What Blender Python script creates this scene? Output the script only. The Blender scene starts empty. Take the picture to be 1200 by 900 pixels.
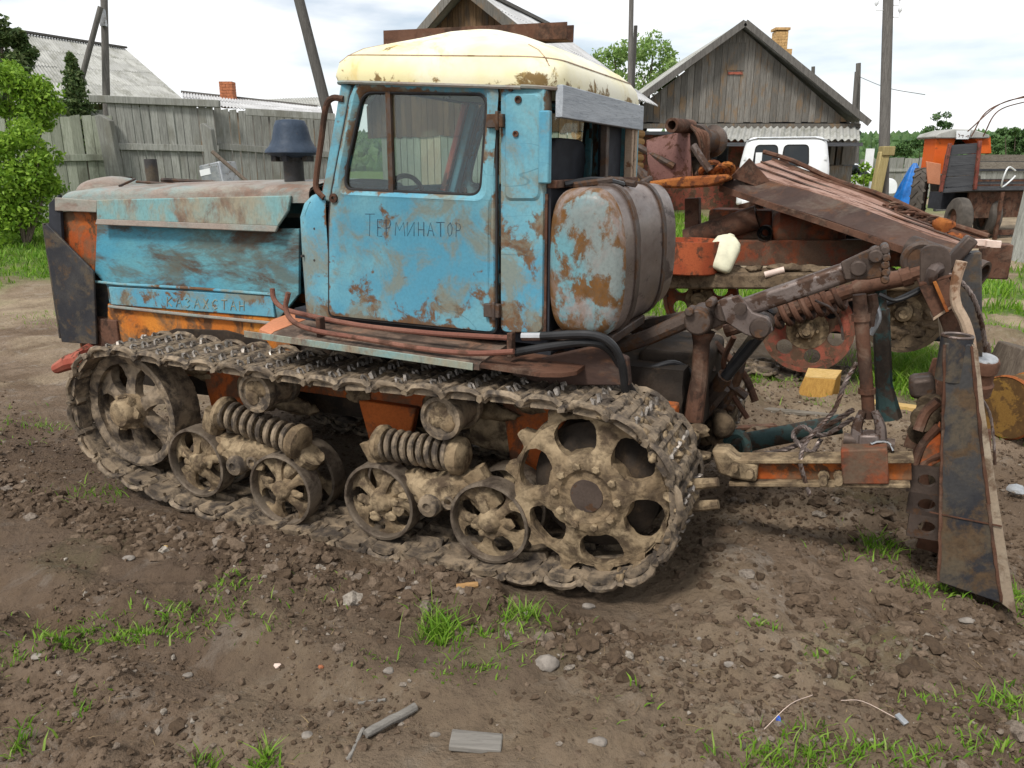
import bpy, bmesh, math, random
import numpy as np
from mathutils import Vector, Matrix
R = math.radians
random.seed(7)
rng = np.random.default_rng(11)
scene = bpy.context.scene
COL = scene.collection
# ---------------------------------------------------------------- camera
CAM_H, PITCH, FPX = 1.6, R(15.8), 900.0
cd = bpy.data.cameras.new('camera')
cd.sensor_width = 36.0
cd.lens = 36.0 * FPX / 1200.0
cd.clip_start = 0.05
cd.clip_end = 4000
cam = bpy.data.objects.new('camera', cd)
COL.objects.link(cam)
cam.location = (0, 0, CAM_H)
cam.rotation_euler = (R(90) - PITCH, 0, 0)
scene.camera = cam
# ---------------------------------------------------------------- sky, sun, exposure
SUN_EL, SUN_AZ = R(52), R(218)          # azimuth clockwise from +Y
world = bpy.data.worlds.new('World')
scene.world = world
world.use_nodes = True
wt = world.node_tree
wt.nodes.clear()
wo = wt.nodes.new('ShaderNodeOutputWorld')
bg = wt.nodes.new('ShaderNodeBackground')
sky = wt.nodes.new('ShaderNodeTexSky')
sky.sky_type = 'NISHITA'
sky.sun_disc = False
sky.sun_elevation = SUN_EL
sky.sun_rotation = SUN_AZ
sky.air_density = 1.0
sky.dust_density = 1.0
tc = wt.nodes.new('ShaderNodeTexCoord')
mp = wt.nodes.new('ShaderNodeMapping')
mp.inputs['Scale'].default_value = (1.6, 1.6, 6.5)
mp.inputs['Location'].default_value = (0.35, 0.0, 0.55)
nz = wt.nodes.new('ShaderNodeTexNoise')
nz.inputs['Scale'].default_value = 1.9
nz.inputs['Detail'].default_value = 6
nz.inputs['Roughness'].default_value = 0.5
rp = wt.nodes.new('ShaderNodeValToRGB')
rp.color_ramp.elements[0].position = 0.37
rp.color_ramp.elements[0].color = (0.3, 0.3, 0.3, 1)
rp.color_ramp.elements[1].position = 0.53
mx = wt.nodes.new('ShaderNodeMix')
mx.data_type = 'RGBA'
mx.inputs['B'].default_value = (9.8, 9.9, 10.0, 1)
wt.links.new(tc.outputs['Generated'], mp.inputs['Vector'])
wt.links.new(mp.outputs['Vector'], nz.inputs['Vector'])
wt.links.new(nz.outputs['Fac'], rp.inputs['Fac'])
wt.links.new(rp.outputs['Color'], mx.inputs['Factor'])
wt.links.new(sky.outputs['Color'], mx.inputs['A'])
wt.links.new(mx.outputs['Result'], bg.inputs['Color'])
bg.inputs['Strength'].default_value = 0.055
wt.links.new(bg.outputs['Background'], wo.inputs['Surface'])
sd = bpy.data.lights.new('sun', 'SUN')
sd.energy = 1.5
sd.angle = R(12)
sd.color = (1.0, 0.96, 0.9)
so = bpy.data.objects.new('sun', sd)
COL.objects.link(so)
sv = Vector((math.sin(SUN_AZ) * math.cos(SUN_EL), math.cos(SUN_AZ) * math.cos(SUN_EL), math.sin(SUN_EL)))
so.rotation_euler = sv.to_track_quat('Z', 'Y').to_euler()
so.location = sv * 40
vs = scene.view_settings
vs.view_transform = 'Standard'
vs.look = 'None'
vs.exposure = 1.18
vs.gamma = 1.0
scene.render.resolution_x, scene.render.resolution_y = 1024, 768

# ---------------------------------------------------------------- site survey
# rays of the survey photograph met with planes of known distance give metric positions
_c, _s = math.cos(PITCH), math.sin(PITCH)
PHI = R(24)
UX = Vector((math.cos(PHI), -math.sin(PHI), 0))
UY = Vector((math.sin(PHI), math.cos(PHI), 0))
TO = UY * 3.4105
def ray(px, py):
    a, b = (px - 600) / FPX, -(py - 450) / FPX
    return Vector((a, _c + b * _s, -_s + b * _c))
EYE = Vector((0, 0, CAM_H))
def T(px, py, y):                  # tractor frame: x rearwards, y across (away), z up
    d = ray(px, py)
    C = EYE - TO
    t = (y - C.dot(UY)) / d.dot(UY)
    q = C + d * t
    return Vector((q.dot(UX), q.dot(UY), q.z))
def W(px, py, Y):                  # world point at depth Y
    d = ray(px, py)
    return EYE + d * (Y / d.y)
def G(px, py, z=0.0):
    d = ray(px, py)
    return EYE + d * ((z - CAM_H) / d.z)

# ---------------------------------------------------------------- numeric noise and ground height
_perm = np.random.default_rng(5).permutation(256)
_perm = np.concatenate([_perm, _perm, _perm])
_val = np.random.default_rng(6).uniform(-1, 1, 256)
def vnoise(x, y):
    xi = np.floor(x).astype(int); yi = np.floor(y).astype(int)
    fx = x - xi; fy = y - yi
    fx = fx * fx * fx * (fx * (fx * 6 - 15) + 10); fy = fy * fy * fy * (fy * (fy * 6 - 15) + 10)
    h = lambda a, b: _val[_perm[_perm[a & 255] + (b & 255)] & 255]
    return (h(xi, yi) * (1 - fx) + h(xi + 1, yi) * fx) * (1 - fy) + (h(xi, yi + 1) * (1 - fx) + h(xi + 1, yi + 1) * fx) * fy
def fbm(x, y, oct=4, g=0.5):
    s = 0; a = 1
    for i in range(oct):
        s = s + a * vnoise(x * 2 ** i + 17.3 * i, y * 2 ** i + 5.1 * i); a *= g
    return s
def sstep(a, b, v):
    t = np.clip((v - a) / (b - a), 0, 1)
    return t * t * (3 - 2 * t)
def ground_z(x, y):
    x = np.asarray(x, float); y = np.asarray(y, float)
    near = 1 - sstep(9, 30, np.hypot(x, y))
    tx = x * UX.x + (y - TO.y) * UX.y - TO.x * UX.x
    ty = (x - TO.x) * UY.x + (y - TO.y) * UY.y
    z = 0.045 * fbm(x * 0.8, y * 0.8, 3) * near + 0.05 * fbm(x * .12 + 3, y * .12, 2)
    rough = 0.28 + 0.72 * sstep(-.3, .45, 1.2 * fbm(x * .7 + 13, y * .7, 3) + .3 * sstep(-.6, .9, x))
    z = z + near * rough * (0.030 * fbm(x * 3.1, y * 3.1, 3, .55) + 0.04 * np.abs(fbm(x * 6 + 4, y * 6, 3, .6)) + .014 * fbm(x * 21, y * 21, 2))
    z = z + 0.30 * sstep(7, 17, y) + 0.35 * sstep(-3, -9, x) * sstep(8, 15, y)
    # bed pressed in by the tracks of the tractor, low side in front of it
    under = sstep(-1.25, -.95, ty) * (1 - sstep(.95, 1.2, ty)) * sstep(-4.6, -3.6, tx) * (1 - sstep(-.6, -.2, tx))
    z = z * (1 - under * .85) - under * 0.055
    front = np.exp(-((ty + 1.02) / .13) ** 2) * sstep(-3.6, -3, tx) * (1 - sstep(-1.0, -.5, tx))
    z = z + front * (0.03 + .06 * sstep(-.2, .5, fbm(tx * 2.3 + 4, ty * 2, 2)))
    rut = np.exp(-((ty + 1.78 + .05 * np.sin(tx * 1.7)) / .10) ** 2) * sstep(-3.9, -3.2, tx) * (1 - sstep(-1.3, -.8, tx))
    z = z - rut * (.035 + .008 * np.sin(tx * 37)) + .02 * np.exp(-((np.abs(ty + 1.78) - .19) / .07) ** 2) * sstep(-3.9, -3.2, tx) * (1 - sstep(-1.3, -.8, tx))
    # soft heap churned up behind the near track
    z = z + 0.10 * np.exp(-((tx + .35) / .4) ** 2 - ((ty + .35) / .45) ** 2)
    # flatten: blade and near corner
    return z - 0.02

# ---------------------------------------------------------------- mesh builder
class MB:
    def __init__(s):
        s.v, s.f = [], []
    def add(s, vs, fs, M=None):
        o = len(s.v)
        for p in vs:
            p = Vector(p)
            s.v.append(M @ p if M else p)
        s.f += [tuple(i + o for i in f) for f in fs]
        return s
    def box(s, c, d, M=None, rz=0, ry=0, rx=0):
        x, y, z = d[0] / 2, d[1] / 2, d[2] / 2
        m = Matrix.Translation(c) @ Matrix.Rotation(rz, 4, 'Z') @ Matrix.Rotation(ry, 4, 'Y') @ Matrix.Rotation(rx, 4, 'X')
        if M: m = M @ m
        return s.add([(-x, -y, -z), (x, -y, -z), (x, y, -z), (-x, y, -z), (-x, -y, z), (x, -y, z), (x, y, z), (-x, y, z)],
              [(0, 3, 2, 1), (4, 5, 6, 7), (0, 1, 5, 4), (1, 2, 6, 5), (2, 3, 7, 6), (3, 0, 4, 7)], m)
    def beam(s, a, b, w, h, up=(0, 0, 1)):
        a, b = Vector(a), Vector(b)
        d = (b - a); L = d.length; d.normalize()
        u = Vector(up); r = d.cross(u)
        if r.length < 1e-4: r = d.cross(Vector((1, 0, 0)))
        r.normalize(); u = r.cross(d)
        m = Matrix((d, r, u)).transposed().to_4x4(); m.translation = (a + b) / 2
        return s.box((0, 0, 0), (L, w, h), m)
    def prism(s, pts, ext):
        n = len(pts); e = Vector(ext)
        vs = [Vector(p) for p in pts] + [Vector(p) + e for p in pts]
        return s.add(vs, [tuple(range(n))[::-1], tuple(range(n, 2 * n))] + [(i, (i + 1) % n, n + (i + 1) % n, n + i) for i in range(n)])
    def loft(s, rows, closed=False, cap=False, rev=False):
        n = len(rows[0]); vs = [p for r in rows for p in r]; fs = []
        for i in range(len(rows) - 1):
            for j in range(n if closed else n - 1):
                k = (j + 1) % n
                q = (i * n + j, i * n + k, (i + 1) * n + k, (i + 1) * n + j)
                fs.append(q[::-1] if rev else q)
        if cap:
            fs.append(tuple(range(n))[::-1]); fs.append(tuple(range((len(rows) - 1) * n, len(rows) * n)))
        return s.add(vs, fs)
    def tube(s, path, r, n=8, cap=True, smooth=0):
        P = [Vector(p) for p in path]
        if smooth: P = catmull(P, smooth)
        rr = r if isinstance(r, (list, tuple)) else [r] * len(P)
        if len(rr) != len(P):
            rr = list(np.interp(np.linspace(0, 1, len(P)), np.linspace(0, 1, len(rr)), rr))
        rows = []; ref = None
        for i, p in enumerate(P):
            t = (P[min(i + 1, len(P) - 1)] - P[max(i - 1, 0)])
            if t.length < 1e-9: t = Vector((0, 0, 1))
            t.normalize()
            if ref is None:
                ref = t.orthogonal().normalized()
            ref = (ref - t * ref.dot(t)).normalized()
            b = t.cross(ref)
            rows.append([p + (ref * math.cos(a) + b * math.sin(a)) * rr[i] for a in [2 * math.pi * k / n for k in range(n)]])
        return s.loft(rows, True, cap)
    def lathe(s, prof, o=(0, 0, 0), axis=(0, 0, 1), n=20, cap=True):
        ax = Vector(axis).normalized(); u = ax.orthogonal().normalized(); w = ax.cross(u); o = Vector(o)
        rows = [[o + ax * h + (u * math.cos(a) + w * math.sin(a)) * max(r, 1e-4) for a in [2 * math.pi * k / n for k in range(n)]] for r, h in prof]
        return s.loft(rows, True, cap)
    def helix(s, a, b, rad, wire, turns, n=6, per=14):
        a, b = Vector(a), Vector(b); d = (b - a); L = d.length; d.normalize()
        u = d.orthogonal().normalized(); w = d.cross(u); N = int(turns * per)
        return s.tube([a + d * L * i / N + (u * math.cos(2 * math.pi * i / per) + w * math.sin(2 * math.pi * i / per)) * rad for i in range(N + 1)], wire, n)
    def blob(s, c, d, seed=0, sub=1, amp=.25):
        vs, fs = ICO[sub]; rnd = random.Random(seed)
        k = [rnd.uniform(0, 6.28) for _ in range(6)]
        c = Vector(c); o = len(s.v)
        for p in vs:
            f = 1 + amp * (math.sin(p[0] * 3 + k[0]) * .4 + math.sin(p[1] * 3.7 + k[1]) * .4 + math.sin(p[2] * 3.3 + k[2]) * .4 + rnd.uniform(-.5, .5) * .6)
            s.v.append(c + Vector((p[0] * d[0] * f, p[1] * d[1] * f, p[2] * d[2] * f)))
        s.f += [tuple(i + o for i in f) for f in fs]
        return s
    def build(s, name, mat, parent=None, smooth=35, bev=0, org=None, kind=None, label=None, seg=2, edge=None):
        me = bpy.data.meshes.new(name)
        o = ORG.get(parent.name if parent else None, Vector()) if org is None else Vector(org)
        me.from_pydata([tuple(p - o) for p in s.v], [], s.f)
        me.update()
        bm = bmesh.new(); bm.from_mesh(me)
        bmesh.ops.recalc_face_normals(bm, faces=bm.faces)
        bm.to_mesh(me); bm.free()
        if smooth:
            me.polygons.foreach_set('use_smooth', [True] * len(me.polygons))
            if smooth < 180: me.set_sharp_from_angle(angle=R(smooth))
        if edge is not None:
            at_ = me.attributes.new('edge', 'FLOAT', 'POINT'); at_.data.foreach_set('value', np.asarray(edge, np.float32))
        me.materials.append(M_(mat))
        ob = bpy.data.objects.new(name, me)
        COL.objects.link(ob)
        if parent:
            ob.parent = parent
            ORG[ob.name] = o
        if bev:
            m = ob.modifiers.new('bevel', 'BEVEL'); m.width = bev; m.segments = seg; m.limit_method = 'ANGLE'; m.angle_limit = R(40)
        if kind: ob['kind'] = kind
        if label: ob['label'] = label
        return ob
def lumpy(ob, strength=.012, size=.06, lev=2, seed=0):
    m = ob.modifiers.new('subdivide', 'SUBSURF'); m.subdivision_type = 'SIMPLE'; m.levels = m.render_levels = lev
    tx_ = bpy.data.textures.new('mud_relief', 'CLOUDS'); tx_.noise_scale = size; tx_.noise_depth = 3
    d = ob.modifiers.new('relief', 'DISPLACE'); d.texture = tx_; d.strength = strength; d.mid_level = .5; d.texture_coords = 'LOCAL'
    return ob
ORG = {None: Vector()}
def catmull(P, k):
    out = []
    Q = [P[0] * 2 - P[1]] + P + [P[-1] * 2 - P[-2]]
    for i in range(1, len(Q) - 2):
        a, b, c, d = Q[i - 1:i + 3]
        for j in range(k):
            t = j / k
            out.append(.5 * ((2 * b) + (c - a) * t + (2 * a - 5 * b + 4 * c - d) * t * t + (3 * b - a - 3 * c + d) * t ** 3))
    out.append(P[-1])
    return out
def _ico(sub):
    bm = bmesh.new(); bmesh.ops.create_icosphere(bm, subdivisions=sub, radius=1)
    r = ([tuple(v.co) for v in bm.verts], [tuple(v.index for v in f.verts) for f in bm.faces]); bm.free(); return r
ICO = {1: _ico(1), 2: _ico(2), 3: _ico(3)}
def tag(o, label, cat, group=None, kind=None):
    o['label'] = label; o['category'] = cat
    if group: o['group'] = group
    if kind: o['kind'] = kind
    return o
def thing(name, label, cat, org=(0, 0, 0), frame='W', group=None):
    e = bpy.data.objects.new(name, None); COL.objects.link(e)
    e.empty_display_size = .2
    org = Vector(org)
    if frame == 'T':
        e.location = TO + UX * org.x + UY * org.y + Vector((0, 0, org.z)); e.rotation_euler = (0, 0, -PHI)
    else:
        e.location = org
    ORG[e.name] = org
    return tag(e, label, cat, group)
def place(name, mb, mat, org, label, cat, frame='W', group=None, **k):     # a thing of one mesh
    o = mb.build(name, mat, None, org=org, **k)
    org = Vector(org)
    if frame == 'T':
        o.location = TO + UX * org.x + UY * org.y + Vector((0, 0, org.z)); o.rotation_euler = (0, 0, -PHI)
    else: o.location = org
    return tag(o, label, cat, group)
def rounded(pts, rad, k=6):
    """loop of points: polygon corners replaced by arcs, k+1 points each"""
    n = len(pts); out = []
    rad = rad if isinstance(rad, (list, tuple)) else [rad] * n
    for i in range(n):
        p = Vector(pts[i]); a = (Vector(pts[i - 1]) - p); b = (Vector(pts[(i + 1) % n]) - p)
        la, lb = a.length, b.length; a.normalize(); b.normalize()
        r = min(rad[i], la * .49, lb * .49)
        p0, p1 = p + a * r, p + b * r
        for j in range(k + 1):
            t = j / k
            out.append(p0 * (1 - t) ** 2 + p * 2 * t * (1 - t) + p1 * t * t)
    return out

# ---------------------------------------------------------------- materials
MATS = {}
def M_(m):
    return MATS[m] if isinstance(m, str) else m
class NT:
    def __init__(s, name):
        s.m = bpy.data.materials.new(name); s.m.use_nodes = True
        s.t = s.m.node_tree; s.t.nodes.clear()
        s.out = s.n('OutputMaterial'); s.b = s.n('BsdfPrincipled'); s.l(s.b.outputs[0], s.out.inputs['Surface'])
        MATS[name] = s.m
    def n(s, k): return s.t.nodes.new('ShaderNode' + k)
    def l(s, a, b): s.t.links.new(a, b)
    def coord(s, scale=(1, 1, 1), which='Object', rand=True):
        c = s.n('TexCoord'); m = s.n('Mapping'); m.inputs['Scale'].default_value = scale
        s.l(c.outputs[which], m.inputs['Vector'])
        if rand:
            oi = s.n('ObjectInfo'); mu = s.n('VectorMath'); mu.operation = 'SCALE'; mu.inputs[0].default_value = (7.3, 11.1, 5.7)
            s.l(oi.outputs['Random'], mu.inputs['Scale']); s.l(mu.outputs[0], m.inputs['Location'])
        return m.outputs[0]
    def noise(s, v, scale, detail=6, rough=.6, dist=0):
        n = s.n('TexNoise'); n.inputs['Scale'].default_value = scale; n.inputs['Detail'].default_value = detail
        n.inputs['Roughness'].default_value = rough; n.inputs['Distortion'].default_value = dist
        s.l(v, n.inputs['Vector']); return n.outputs['Fac']
    def ramp(s, v, a, b, lo=0, hi=1):
        r = s.n('MapRange'); r.inputs['From Min'].default_value = a; r.inputs['From Max'].default_value = b
        r.inputs['To Min'].default_value = lo; r.inputs['To Max'].default_value = hi
        r.interpolation_type = 'SMOOTHSTEP'; s.l(v, r.inputs['Value']); return r.outputs['Result']
    def mix(s, f, a, b, mode='MIX'):
        m = s.n('Mix'); m.data_type = 'RGBA'; m.blend_type = mode
        for v, i in ((f, 'Factor'), (a, 'A'), (b, 'B')):
            k = m.inputs[i] if i == 'Factor' else [x for x in m.inputs if x.name == i and x.type == 'RGBA'][0]
            if isinstance(v, (int, float)): k.default_value = v
            elif isinstance(v, tuple): k.default_value = (*v[:3], 1)
            else: s.l(v, k)
        return [x for x in m.outputs if x.type == 'RGBA'][0]
    def math(s, op, a, b):
        m = s.n('Math'); m.operation = op
        for v, k in ((a, m.inputs[0]), (b, m.inputs[1])):
            if isinstance(v, (int, float)): k.default_value = v
            else: s.l(v, k)
        return m.outputs[0]
    def bump(s, h, st, dist=.01):
        b = s.n('Bump'); b.inputs['Strength'].default_value = st; b.inputs['Distance'].default_value = dist
        s.l(h, b.inputs['Height']); s.l(b.outputs[0], s.b.inputs['Normal'])
    def set(s, **k):
        for a, v in k.items():
            i = s.b.inputs[{'color': 'Base Color', 'rough': 'Roughness', 'metal': 'Metallic', 'spec': 'Specular IOR Level'}[a]]
            if isinstance(v, (int, float)): i.default_value = v
            elif isinstance(v, tuple): i.default_value = (*v[:3], 1)
            else: s.l(v, i)
def weathered(name, a, b, rust, amt=.3, scale=4, rough=.7, metal=0, bump=.35, streak=(1, 1, 1), grime=None, gamt=.35, spec=.13, dist=.006, fine=90, soft=.03, fa=.3, wear=None, crack=0):
    t = NT(name); v = t.coord(streak); 
    n1 = t.noise(v, scale * .7, 5, .55)
    c = t.mix(t.ramp(n1, .38, .62), a, b)
    n2 = t.noise(v, scale * 1.6, 10, .68, .3)
    k = .5 + (.5 - amt) * .42
    n2r = n2
    if wear:                                   # paint worn off more towards one level of the thing (z0 worn, z1 sound)
        sx = t.n('SeparateXYZ'); tcx = t.n('TexCoord'); t.l(tcx.outputs['Object'], sx.inputs[0])
        n2r = t.math('ADD', n2, t.ramp(sx.outputs[2], wear[0], wear[1], wear[2], 0))
    ea = t.n('Attribute'); ea.attribute_name = 'edge'
    n2r = t.math('ADD', n2r, t.math('MULTIPLY', ea.outputs['Fac'], .15))
    f = t.ramp(n2r, k - soft, k + soft)
    rc = t.mix(t.noise(v, scale * 6, 4), tuple(x * .45 for x in rust), tuple(min(1, x * 1.5) for x in rust))
    c = t.mix(f, c, rc)
    if grime:
        n3 = t.noise(v, scale * .9 + 1.7, 8, .7, .6); kk = .5 + (.5 - gamt) * .4
        c = t.mix(t.ramp(n3, kk - .08, kk + .1, 0, .85), c, grime)
    n4 = t.noise(v, fine, 3, .6)
    c = t.mix(t.ramp(n4, .35, .75, 0, fa), c, tuple(x * .35 for x in b))
    if crack:
        vc = t.n('TexVoronoi'); vc.feature = 'DISTANCE_TO_EDGE'; vc.inputs['Scale'].default_value = crack
        vm = t.coord((.5, 1, 2.4)); wn = t.n('TexNoise'); wn.inputs['Scale'].default_value = 3; t.l(vm, wn.inputs['Vector'])
        va = t.n('VectorMath'); va.operation = 'MULTIPLY_ADD'; va.inputs[1].default_value = (.5, .5, .5); t.l(wn.outputs['Color'], va.inputs[0]); t.l(vm, va.inputs[2]); t.l(va.outputs[0], vc.inputs['Vector'])
        cm = t.math('MULTIPLY', t.ramp(vc.outputs['Distance'], .001, .008, .4, 0), t.ramp(n1, .42, .6))
        c = t.mix(cm, c, tuple(x * .25 for x in a))
    t.set(color=c, rough=t.ramp(n2, .3, .7, max(0, rough - .12), min(1, rough + .15)), metal=metal, spec=spec)
    h = t.math('ADD', t.math('MULTIPLY', n4, .35), t.math('ADD', t.math('MULTIPLY', f, -.35), t.math('MULTIPLY', n2, .8)))
    t.bump(h, bump, dist)
    return t.m
def plain(name, col, rough=.6, metal=0, var=.25, scale=12, bump=.1, spec=.3):
    t = NT(name); v = t.coord()
    n = t.noise(v, scale, 6, .6)
    t.set(color=t.mix(t.ramp(n, .3, .7), tuple(x * (1 - var) for x in col), tuple(min(1, x * (1 + var)) for x in col)), rough=rough, metal=metal, spec=spec)
    t.bump(n, bump, .005)
    return t.m
def wood(name, a, b, axis=2, scale=6, stain=None, bump=.5, rv=.5):
    t = NT(name); sc = [14.0, 14.0, 14.0]; sc[axis] = .9
    v = t.coord(tuple(sc)); n = t.noise(v, scale * .5, 7, .65, .6)
    c = t.mix(t.ramp(n, .32, .68), a, b)
    oi = t.n('ObjectInfo')
    c = t.mix(t.ramp(oi.outputs['Random'], 0, 1, 0, rv), c, tuple(x * .55 for x in a))
    if stain:
        v2 = t.coord((2.5, 2.5, 1.2)); c = t.mix(t.ramp(t.noise(v2, 1.3, 6, .65), .5, .68, 0, .7), c, stain)
    n2 = t.noise(v, scale * 3, 3, .6)
    c = t.mix(t.ramp(n2, .5, .75, 0, .5), c, tuple(x * .3 for x in a))
    t.set(color=c, rough=.85, spec=.15); t.bump(t.math('ADD', n, t.math('MULTIPLY', n2, .5)), bump, .006)
    return t.m
def leafy(name, cols, trans=.25, rough=.55):
    t = NT(name); g = t.n('NewGeometry'); r = t.n('ValToRGB'); e = r.color_ramp.elements
    while len(e) < len(cols): e.new(.5)
    for i, c in enumerate(cols):
        e[i].position = i / (len(cols) - 1); e[i].color = (*c, 1)
    t.l(g.outputs['Random Per Island'], r.inputs['Fac'])
    tr = t.n('BsdfTranslucent'); mx = t.n('MixShader'); mx.inputs[0].default_value = trans
    t.l(r.outputs[0], tr.inputs[0]); t.set(color=r.outputs[0], rough=rough, spec=.25)
    t.l(t.b.outputs[0], mx.inputs[1]); t.l(tr.outputs[0], mx.inputs[2]); t.l(mx.outputs[0], t.out.inputs['Surface'])
    return t.m
RUST = (.085, .040, .025)
weathered('blue_paint', (.085, .275, .385), (.155, .35, .41), (.14, .072, .034), .195, 3.8, .6, bump=.14, grime=(.20, .205, .16), gamt=.43, wear=(.96, 1.12, .07), crack=2.2, fa=.22, soft=.035)
weathered('blue_panel', (.07, .27, .37), (.12, .31, .35), (.085, .052, .034), .46, 2.6, .6, bump=.25, grime=(.11, .12, .10), gamt=.42, streak=(.6, .7, 1.5), soft=.09)
weathered('hood_paint', (.19, .27, .26), (.26, .25, .21), (.19, .125, .095), .42, 3.0, .45, grime=(.27, .22, .185), gamt=.5, streak=(.8, 1, 1.5), soft=.1, bump=.2)
weathered('skirt_paint', (.16, .32, .33), (.25, .28, .23), (.17, .11, .08), .40, 3.4, .5, grime=(.28, .25, .18), gamt=.45, streak=(1, 1, .6), soft=.07, bump=.2)
weathered('tank_paint', (.13, .29, .33), (.20, .23, .22), (.14, .066, .02), .47, 4.6, .4, bump=.15, grime=(.26, .21, .19), gamt=.36, soft=.04, streak=(1, 1, .8))
weathered('tank_steel', (.15, .115, .10), (.24, .19, .165), (.06, .04, .035), .3, 5, .38, metal=.35, bump=.2, streak=(1, .35, 1))
weathered('orange_yellow', (.56, .21, .035), (.46, .14, .025), (.11, .055, .028), .42, 4, .65, soft=.06, grime=(.13, .09, .055), gamt=.35)
weathered('orange_paint', (.40, .11, .022), (.32, .07, .018), (.10, .05, .025), .48, 4, .65, grime=(.13, .09, .055), gamt=.45)
weathered('red_paint', (.23, .058, .04), (.28, .085, .055), (.085, .05, .032), .42, 4, .7, grime=(.10, .07, .045), gamt=.5)
weathered('orange_frame', (.46, .12, .028), (.36, .08, .02), (.12, .06, .035), .36, 4, .7, grime=(.12, .085, .055), gamt=.42, soft=.06)
weathered('cream_roof', (.73, .66, .38), (.78, .75, .60), (.20, .13, .05), .12, 3, .45, bump=.06, grime=(.66, .52, .22), gamt=.25, fa=.05, soft=.02)
weathered('black_steel', (.028, .029, .034), (.055, .053, .052), (.095, .062, .036), .3, 5, .5, bump=.3, grime=(.10, .08, .055), gamt=.42, wear=(.1, .9, .07), soft=.07)
weathered('rust', RUST, (.125, .064, .042), (.05, .03, .022), .4, 5, .75, bump=.4, grime=(.15, .10, .072), gamt=.3, soft=.06)
weathered('rust_dark', (.05, .032, .027), (.085, .05, .038), (.12, .06, .035), .35, 5, .65, bump=.35, grime=(.11, .085, .068), gamt=.35, soft=.07, streak=(.4, 1, 1))
weathered('orange_dull', (.25, .072, .028), (.19, .05, .024), (.085, .05, .034), .45, 4, .75, grime=(.11, .08, .055), gamt=.5, soft=.07)
weathered('orange_tub', (.40, .10, .04), (.32, .07, .03), (.11, .05, .03), .38, 5, .7, soft=.06)
weathered('mud_brown', (.135, .095, .06), (.19, .14, .09), (.07, .05, .034), .42, 8, .95, bump=.9, soft=.1)
weathered('rust_purple', (.15, .075, .065), (.20, .105, .09), (.085, .038, .024), .45, 4, .72, bump=.3)
weathered('rust_brown', (.27, .155, .115), (.34, .215, .17), (.15, .075, .05), .38, 4, .75, bump=.3, soft=.07)
weathered('rust_orange', (.33, .12, .03), (.24, .075, .025), (.11, .04, .02), .4, 8, .85, bump=.5)
weathered('rust_pale', (.33, .23, .16), (.40, .30, .215), (.17, .085, .045), .32, 6, .7)
weathered('dark_iron', (.06, .045, .038), (.10, .075, .062), (.10, .055, .032), .4, 7, .55, metal=.3, bump=.35)
weathered('worn_iron', (.13, .10, .088), (.19, .155, .14), (.075, .045, .032), .4, 6, .45, metal=.45, bump=.25)
weathered('mud_dry', (.22, .158, .095), (.33, .25, .155), (.075, .053, .036), .45, 8, .95, bump=.8, dist=.012, spec=.1, fine=60, soft=.12)
weathered('mud_link', (.18, .137, .095), (.29, .222, .15), (.05, .04, .033), .47, 9, .7, bump=.6, dist=.008, spec=.25, fine=70, soft=.12)
weathered('mud_dark', (.10, .072, .045), (.16, .115, .072), (.045, .033, .024), .45, 6, .95, bump=.8, dist=.012, spec=.1, soft=.12)
weathered('grease_dark', (.022, .018, .015), (.045, .034, .026), (.075, .052, .034), .3, 6, .8, bump=.5, soft=.1)
weathered('grey_metal', (.30, .32, .34), (.42, .43, .44), (.2, .17, .14), .25, 8, .4, metal=.5)
weathered('cap_blue', (.028, .042, .066), (.045, .062, .09), (.10, .08, .06), .15, 6, .5)
weathered('red_rust', (.30, .075, .05), (.36, .12, .08), RUST, .35, 7, .7)
weathered('step_paint', (.15, .10, .075), (.20, .15, .115), (.07, .05, .04), .5, 4, .8, soft=.08, grime=(.30, .16, .10), gamt=.3)
weathered('rust_red', (.16, .045, .035), (.2, .07, .05), RUST, .35, 7, .7)
weathered('blade_edge', (.27, .21, .15), (.34, .28, .21), (.13, .085, .055), .4, 5, .8, soft=.08)
weathered('pipe_red', (.17, .07, .05), (.21, .10, .07), (.09, .045, .03), .35, 6, .55, soft=.06)
weathered('wheel_steel', (.14, .112, .085), (.23, .185, .14), (.07, .052, .04), .4, 8, .5, metal=.35, soft=.1)
weathered('green_metal', (.035, .065, .065), (.05, .085, .08), (.06, .045, .035), .45, 7, .6)
weathered('yellow_barrel', (.26, .15, .035), (.20, .11, .03), (.10, .055, .022), .5, 4, .75)
weathered('orange_tractor', (.62, .12, .02), (.55, .09, .02), (.2, .07, .03), .25, 2, .5)
weathered('orange_pale', (.60, .27, .16), (.52, .21, .11), (.3, .12, .05), .2, 2, .5)
plain('tyre_dust', (.075, .065, .055), .9, var=.4, scale=4)
plain('stone', (.20, .175, .15), .9, var=.3, scale=30, bump=.4)
plain('rubber', (.022, .021, .021), .6, var=.3)
plain('hose', (.018, .018, .019), .42, var=.3, bump=.05)
plain('interior', (.022, .024, .03), .8)
plain('steel_bright', (.5, .5, .5), .25, 1.0, var=.15)
plain('steel_worn', (.26, .23, .20), .45, .5, var=.6, scale=40)
plain('white_paint', (.72, .74, .75), .35, var=.06, scale=3, bump=.03, spec=.5)
plain('canister', (.62, .60, .44), .45, var=.12, bump=.05)
plain('letter', (.02, .045, .07), .7)
plain('pvc', (.60, .47, .40), .5, var=.15)
plain('brick', (.36, .13, .06), .85)
plain('brick_yellow', (.45, .28, .12), .85)
plain('tarp', (.012, .13, .42), .45, var=.35, scale=5, bump=.3)
plain('blue_scrap', (.03, .09, .5), .4)
wood('fence_wood', (.21, .21, .19), (.36, .365, .33), stain=(.17, .165, .135), rv=.4)
wood('fence_green', (.24, .26, .20), (.37, .39, .32), stain=(.12, .12, .09))
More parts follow.
